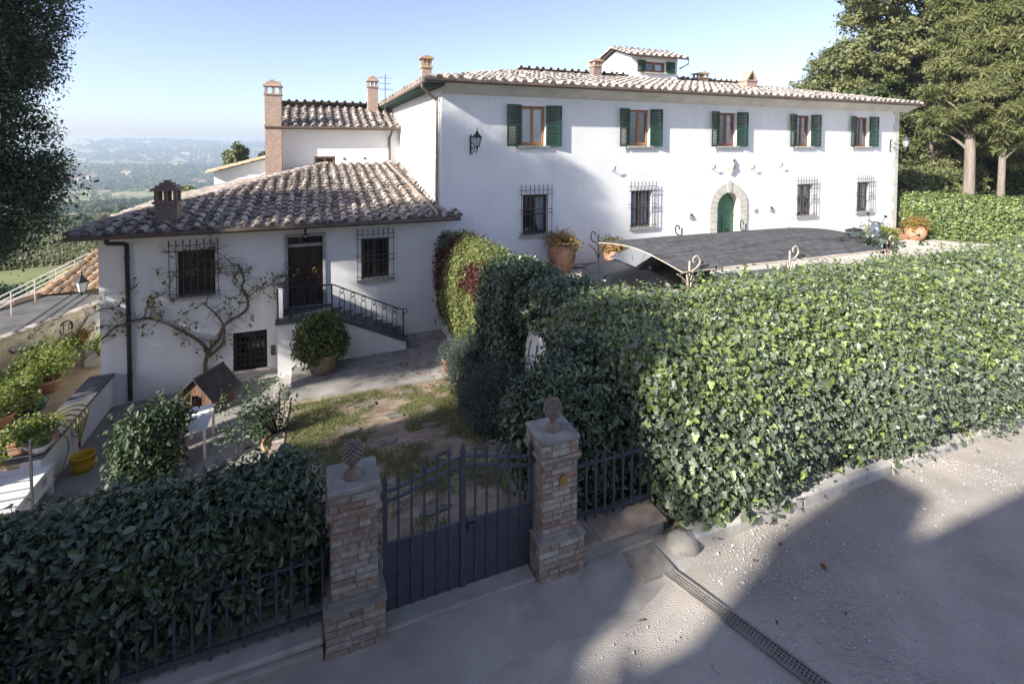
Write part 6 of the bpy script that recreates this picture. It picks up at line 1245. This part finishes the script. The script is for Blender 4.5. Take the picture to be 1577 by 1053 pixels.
clump_leaves('leaves', pts, 16, .14, .10, 'ivy', LM['ivydark'], t)
mb = MB(); mb.tube(smooth_path([(18.2,10.9,-5.6),(18.0,10.8,-4.4),(18.1,10.9,-3.5),(17.3,11.3,-3.2),(16.8,11.6,-3.2)], 6), .02, 6); mb.build('stems', M['twig'], t)
t = thing('climbing_plant', 'dark climber wrapped round the front pergola posts above the hedge', 'creeper', (10,10.7,-5.5)); pts = [np.array([x0+.16*random.gauss(0,1), 10.7+.12*random.gauss(0,1), z]) for x0, lo, hi in ((9.7,-5,-3.5),(11.3,-5,-3.7),(10.5,-4.6,-3.55)) for z in np.linspace(lo, hi, 14)]
clump_leaves('leaves', pts, 16, .12, .09, 'ivy', LM['ivydark'], t)

# black car under the mat
C = thing('parked_car', 'black hatchback parked under the reed mat roof with its bonnet showing', 'car', (12.1,15.9,-5.5)); _n0 = set(bpy.data.objects); yc, hw = 15.9, .98
# stations along x (front at small x): (x, half width, z of sill, z of shoulder/bonnet edge, z of centre line)
st = [(9.45,.62,-5.15,-4.72,-4.66),(9.58,.86,-5.22,-4.58,-4.50),(9.9,.95,-5.26,-4.46,-4.36),(10.5,.98,-5.28,-4.36,-4.24),(11.0,.98,-5.28,-4.32,-4.18),(12.2,.98,-5.28,-4.30,-4.26),(13.5,.98,-5.28,-4.28,-4.26),(14.3,.94,-5.26,-4.28,-4.26),(14.62,.86,-5.2,-4.36,-4.34),(14.72,.7,-5.1,-4.6,-4.58)]
mb = MB(); vs = []
for x, w, zs, zb, zc in st:
    for f, z in ((-1,zs),(-1.0,(zs*.45+zb*.55)),(-.95,zb),(-.6,(zb*.3+zc*.7)),(0,zc),(.6,(zb*.3+zc*.7)),(.95,zb),(1.0,(zs*.45+zb*.55)),(1,zs)): vs.append((x, yc+f*w, z))
k = 9; mb.add(vs, [(i*k+j, (i+1)*k+j, (i+1)*k+j+1, i*k+j+1) for i in range(len(st)-1) for j in range(k-1)]+[tuple(range(k)), tuple(range(len(vs)-1, len(vs)-k-1, -1))], 0, True)
bd = mb.build('body', M['carpaint'], C); sb = bd.modifiers.new('sub', 'SUBSURF'); sb.levels = 1; sb.render_levels = 2
rf = [(10.95,.90,-4.20),(11.95,.74,-3.66),(12.6,.72,-3.60),(13.6,.70,-3.66),(14.5,.80,-4.22)]
mb = MB(); rr = [(11.9,.75,-3.68),(12.5,.74,-3.60),(13.2,.73,-3.60),(13.75,.70,-3.70)]; vs = []
for x, w, z in rr:
    for f, dz in ((-1,-.05),(-.85,.0),(0,.03),(.85,.0),(1,-.05)): vs.append((x, yc+f*w, z+dz))
mb.add(vs, [(i*5+j, (i+1)*5+j, (i+1)*5+j+1, i*5+j+1) for i in range(3) for j in range(4)], 0, True)
for s in (-1, 1):
    mb.tube([(10.95,yc+s*.88,-4.22),(11.9,yc+s*.75,-3.72)], .045, 6); mb.tube([(14.5,yc+s*.82,-4.26),(13.75,yc+s*.70,-3.74)], .06, 6); mb.tube([(12.75,yc+s*.93,-4.28),(12.65,yc+s*.75,-3.68)], .04, 6)
mb.build('roof', M['carpaint'], C); mb = MB()
mb.add([(10.9,yc-.82,-4.18),(10.9,yc+.82,-4.18),(11.92,yc+.70,-3.67),(11.92,yc-.70,-3.67)], [(0,1,2,3)]); mb.build('windscreen', M['carglass'], C); mb = MB()
for s in (-1, 1): mb.add([(11.1,yc+s*.93,-4.27),(12.7,yc+s*.94,-4.27),(14.3,yc+s*.90,-4.26),(13.7,yc+s*.73,-3.73),(12.6,yc+s*.76,-3.67),(11.95,yc+s*.76,-3.71)], [(0,1,2,3,4,5)])
mb.add([(14.5,yc-.78,-4.26),(14.5,yc+.78,-4.26),(13.8,yc+.68,-3.72),(13.8,yc-.68,-3.72)], [(0,1,2,3)]); mb.build('side_window', M['carglass'], C)
mb = MB()
for s in (-.5, .4): mb.tube([(10.95,yc+s-.1,-4.17),(11.35,yc+s+.5,-3.96)], .012, 5)
mb.build('wiper', M['rubber'], C)
for s in (-1, 1):
    mb = MB(); mb.ico((11.35,yc+s*1.08,-4.2), .12, sq=(.7,1,.75)); mb.build('mirror', M['carpaint'], C)
    mb = MB(); mb.ico((9.66,yc+s*.68,-4.70), .14, sq=(.7,1.2,.5)); mb.build('headlight', M['chrome'], C)
    for x in (10.35, 13.65):
        mb = MB(); w = []
        mb.tube([(x,yc+s*.80,-5.12),(x,yc+s*1.0,-5.12)], .34, 20); wh = mb.build('wheel', M['rubber'], C); mb = MB(); mb.tube([(x,yc+s*.9,-5.12),(x,yc+s*1.012,-5.12)], .21, 14); mb.build('rim', M['chrome'], wh)
# seats and dashboard seen through the glass
mb = MB(); mb.box(11.0,11.35,yc-.8,yc+.8,-4.6,-4.28); mb.box(12.3,12.5,yc-.65,yc-.15,-5,-4.0); mb.box(12.3,12.5,yc+.15,yc+.65,-5,-4.0); mb.box(13.4,13.6,yc-.7,yc+.7,-5,-4.05); mb.build('interior', M['rubber'], C)

for o_ in set(bpy.data.objects)-_n0:          # the whole car is a low one
    if o_.type == 'MESH':
        for v_ in o_.data.vertices: v_.co.z = -5.50+(v_.co.z+5.50)*.77
# scooter
sc = local('motor_scooter', 'grey blue motor scooter parked by the villa wall near the planters', 'scooter'); mb = MB()   # faces +x
mb.tube(smooth_path([(-.75,0,.62),(-.4,0,.72),(0,0,.66),(.1,0,.42),(.45,0,.38),(.62,0,.6),(.72,0,1.0)], 5), [.10]*6+[.17]*5+[.16]*5+[.14]*5+[.13]*5+[.12]*5, 10); mb.ico((-.45,0,.66), .3, sq=(1.25,.62,.6), n=14, k=9); mb.ico((.66,0,.75), .3, sq=(.45,.9,1.2), n=14, k=9); mb.ico((.72,0,1.08), .17, sq=(.9,1.1,.7), n=12, k=8); mb.build('body', M['scoot'], sc)
mb = MB(); mb.ico((-.35,0,.84), .3, sq=(1.5,.5,.28), n=14, k=8); mb.build('seat', M['rubber'], sc)
for x in (-.62, .85):
    mb = MB(); a = np.linspace(0, 6.283, 21); mb.tube([(x+.22*math.cos(q), 0, .28+.22*math.sin(q)) for q in a], .065, 8, caps=False); wh = mb.build('wheel', M['rubber'], sc); mb = MB(); mb.tube([(x,-.05,.28),(x,.05,.28)], .16, 14); mb.build('rim', M['chrome'], wh)
mb = MB(); mb.tube([(.70,-.38,1.16),(.66,0,1.14),(.70,.38,1.16)], .022, 7); mb.tube([(.72,0,1.0),(.85,0,.3)], .035, 7)
for s in (-1, 1): mb.tube([(.70,s*.28,1.15),(.74,s*.40,1.42)], .010, 5); mb.ico((.74,s*.42,1.46), .085, sq=(.3,1,.7))
mb.tube([(-.2,.12,.25),(-.15,.3,.0)], .015, 5); mb.build('handlebar', M['rubber'], sc); mb = MB(); mb.box(-.86,-.80,-.1,.1,.62,.74); mb.build('tail_light', M['red'], sc); mb = MB(); mb.ico((.86,0,1.05), .09, sq=(.6,1,.8)); mb.build('headlight', M['lampglass'], sc)
place(sc, (27.6,17.9,-5.70), R(-12), 1.28)

# ================================================================ RIGHT HEDGE AND TREES
Hr = thing('clipped_ivy_hedge', 'bright green clipped hedge at the right end of the villa forecourt', 'hedge', (36,17,-5.8))
G3 = sweep(resample([(33.7,21.2,0),(34.6,20.3,0),(38.2,16.2,0),(42,11.5,0),(44,8,0)], .35), [(.75,-5.8),(.9,-5.2),(.95,-4.4),(.9,-3.7),(.7,-3.28),(.2,-3.1),(-.4,-3.1),(-.8,-3.4),(-.95,-4.3),(-.9,-5.8)], .5)
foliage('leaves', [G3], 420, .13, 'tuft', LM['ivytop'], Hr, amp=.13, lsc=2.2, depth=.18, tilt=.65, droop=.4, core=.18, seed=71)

def trunk(mb, base, top, r0, r1, wob=.1, n=10):
    b, t = np.array(base, float), np.array(top, float); P = [b+(t-b)*s+np.array([random.gauss(0, wob), random.gauss(0, wob), 0])*s for s in np.linspace(0, 1, 6)]; P = smooth_path(P, 4)
    rr = np.linspace(r0, r1, len(P)); rr[:3] *= [1.35, 1.15, 1.05]; mb.tube(P, rr, n)
def big_tree(name, label, cat, base, top, r0, blobs, nclump, per, size, tm, lm, barkm='bark', rc=(.6,1.1), nl=22, group=None, seed=1, zsq=.7, fill=.5, updir=0., tilt=.9):
    t = thing(name, label, cat, base, group); cen = crown('crown', blobs, nclump, per, size, tm, LM[lm], t, rc, fill, tilt, .3, zsq, updir, seed); mb = MB(); trunk(mb, base, top, r0, .06)
    limbs(mb, base, top, random.sample(cen, min(nl, len(cen))), r0*.38); mb.build('trunk', M[barkm], t); return t
# big old cypress at the left edge
big_tree('cypress_tree', 'dark old cypress with ragged edge filling the left side of the view', 'tree', (-8.2,14.3,-9.2), (-7.9,14.2,7.2), .45,
         [((-7.9,14.4,-.2),(2.35,1.9,3.3)),((-8.0,14.4,3.6),(2.75,2.5,3.6)),((-8.1,14.4,5.9),(2.2,2.0,2.5)),((-6.1,14.4,6.4),(2.4,1.9,2.1)),((-7.1,14.3,2.8),(1.9,1.8,2.6)),((-6.9,14.2,-1.0),(1.55,1.3,1.6))], 820, 430, .062, 'tuft', 'cypress', rc=(.35,.75), nl=60, seed=3, zsq=1.1, fill=.35, updir=.2)
gs = 'trees of the garden edge'
big_tree('cypress_tree', 'dense cypress farther left whose shadow falls on the lower house wall', 'tree', (-11.2,18.2,-9.2), (-11.2,18.2,4.5), .35, [((-11.2,18.1,-1.5),(2.2,2.4,4.2)),((-11.3,18.3,2),(1.8,2.1,3.6))], 300, 90, .22, 'tuft', 'cypress', rc=(.5,.9), seed=5, zsq=1.1)
big_tree('cypress_tree', 'cypress standing left of the camera beyond the laurel hedge', 'tree', (-10.8,5.2,-6), (-10.8,5.2,4), .35, [((-10.8,5.4,-1),(2.1,2.6,4.0)),((-10.8,6.6,-.5),(1.6,1.7,3.4)),((-10.8,4,0),(1.7,1.7,3.6)),((-10.8,4.9,4.0),(1.5,1.7,2.9)),((-10.8,6.7,3.0),(1.3,1.3,3.2))], 460, 90, .22, 'tuft', 'cypress', rc=(.5,.9), seed=6, zsq=1.1)
big_tree('cypress_tree', 'cypress by the road left of the camera casting shade on the gate', 'tree', (-10.5,2.0,-5), (-10.5,2.0,3), .35, [((-10.5,2.2,-.8),(2.0,1.6,4.2)),((-10.5,2.0,2.2),(1.7,1.75,3.9)),((-10.6,3.0,3.0),(1.5,1.4,3.6)),((-12.3,1.2,0),(1.6,1.5,3.8)),((-10.6,.5,-.6),(1.7,1.2,3.5))], 420, 90, .22, 'tuft', 'cypress', rc=(.5,.9), seed=7, zsq=1.1)
# holm oak and firs right of the villa
big_tree('holm_oak', 'broad holm oak with spreading crown behind the right corner of the villa', 'tree', (54,29,-6), (53,29,12), .7,
         [((52,30,8.0),(7.5,5,6)),((46,31,6.0),(5.5,4,3.6)),((58,30,9),(7,5,7)),((50,29,13),(6,4.5,4.5)),((42.5,31,4.6),(3.0,2.6,1.7)),((53,29.5,1.5),(6,4,4))], 620, 210, .27, 'tuft', 'oak', rc=(.6,1.3), nl=70, seed=11, fill=.35)
fb = lambda x, y, h0, h1, r: [((x, y, h0+(h1-h0)*f), (r*(1-.62*f), r*(1-.62*f), (h1-h0)*.2)) for f in (.08, .25, .42, .6, .8)]
big_tree('fir_tree', 'tall fir with thick pale bare trunk above the right hedge', 'tree', (42.6,20.4,-6), (42.4,20.4,19), .37, fb(42.6,20.4,2.0,20,3.0), 360, 300, .30, 'spray', 'fir', 'palebark', rc=(.5,1.0), nl=60, seed=12, zsq=.42, fill=.35)
big_tree('fir_tree', 'second fir with thinner pale trunk right of the thick trunked fir', 'tree', (43.4,19.0,-6), (43.5,19.0,17), .23, fb(43.6,19.0,1.7,18,2.8), 360, 300, .30, 'spray', 'fir', 'palebark', rc=(.5,1.0), nl=60, seed=13, zsq=.42, fill=.35)
big_tree('fir_tree', 'fir at the right picture edge reaching above the frame', 'tree', (47.5,18.5,-6), (47.5,18.5,18), .32, fb(47.5,18.5,.5,19,4.0), 380, 280, .32, 'spray', 'fir', 'bark', rc=(.6,1.1), nl=60, seed=14, zsq=.42, fill=.35)
und = [('understory tree with small dark leaves close behind the villa corner', (44,27,-6), [((44,27,-1.2),(3.4,2.6,3.6)),((43,27.5,2.2),(3,2.4,2.6))]),
       ('broad shrub with olive leaves behind the right hedge', (44,23.4,-6), [((43.6,23.6,-3.6),(2.9,1.8,2.2)),((46,23.6,-2.6),(2.4,1.8,2.4))]),
       ('dense dark evergreen between the two fir trunks', (53,26,-6), [((52,26,-2.4),(4,2.4,3.6)),((56,25,-1),(4,2.4,4.4))]),
       ('leafy green tree at the right picture edge behind the hedge', (52,20.5,-6), [((51.5,20.6,-3.6),(3,2,2.4)),((54.5,20,-2.5),(3,2,3.2))]),
       ('dark evergreen mass filling the gap far behind the firs', (62,31,-6), [((62,31,-1),(6,3.5,5)),((68,29,0),(6,3.5,6)),((60,33,4),(6,3,5))])]
for i, (lab, b, bl) in enumerate(und): big_tree('evergreen_tree', lab, 'tree', b, (b[0], b[1], 2), .25, bl, 230, 200, .24, 'tuft', 'under' if i != 1 else 'oak', rc=(.6,1.1), nl=26, seed=20+i, fill=.3, group='evergreens behind the right hedge')
# small trees seen over the roofs
big_tree('cypress_tree', 'round topped young cypress showing above the white annex roof', 'tree', (-7.75,60,-9.5), (-7.75,60,-.5), .2, [((-7.75,60,-2.6),(1.12,1.12,2.6))], 120, 90, .22, 'tuft', 'oak', rc=(.25,.45), nl=8, seed=31, zsq=1.2)
big_tree('cypress_tree', 'small cypress tip just left of the tall brick chimney', 'tree', (-5.4,62,-9.5), (-5.4,62,-1.2), .15, [((-5.4,62,-2.2),(.35,.35,1.3))], 40, 60, .18, 'tuft', 'cypress', rc=(.2,.32), nl=4, seed=32, zsq=1.2)
big_tree('small_tree', 'bright green tree top peeping over the ridge of the lower roof', 'tree', (-8.4,41,-10), (-8.4,41,-3.6), .15, [((-8.25,41,-3.9),(.6,.6,.75)),((-9.1,41,-4.3),(.45,.45,.5))], 90, 90, .16, 'tuft', 'ivytop', rc=(.25,.4), nl=8, seed=33)
# shrubs below the flat terrace on the left
for i, (x, y, z, r, lab) in enumerate([(-13.5,36,-8.6,1.6,'olive green bush beyond the pipe railing'),(-15.8,34,-8.8,1.8,'pale green bush under the big cypress beyond the terrace'),(-11.5,42,-9.2,1.7,'grey green bush in front of the fields at the left')]):
    big_tree('bush', lab, 'bush', (x,y,z-1), (x,y,z+.6), .1, [((x,y,z),(r,r*.8,r*.62))], 70, 110, .17, 'tuft', ('potplant','shrub','ivytop')[i], rc=(.3,.5), nl=10, seed=50+i)

# ================================================================ AIR
mb = MB(); mb.box(-4300, 4300, -4300, 4300, -175, 26); hz_ = mb.build('haze', bpy.data.materials.new('haze')); hz_['kind'] = 'stuff'; hz_['label'] = 'thin blue haze lying over the valley'
hm = hz_.data.materials[0]; hm.use_nodes = True; n = hm.node_tree.nodes; n.remove(n['Principled BSDF']); pv = n.new('ShaderNodeVolumePrincipled')
pv.inputs['Color'].default_value = (.74, .87, 1, 1); pv.inputs['Density'].default_value = 3.4e-4; pv.inputs['Anisotropy'].default_value = .2
hm.node_tree.links.new(pv.outputs[0], n['Material Output'].inputs['Volume'])
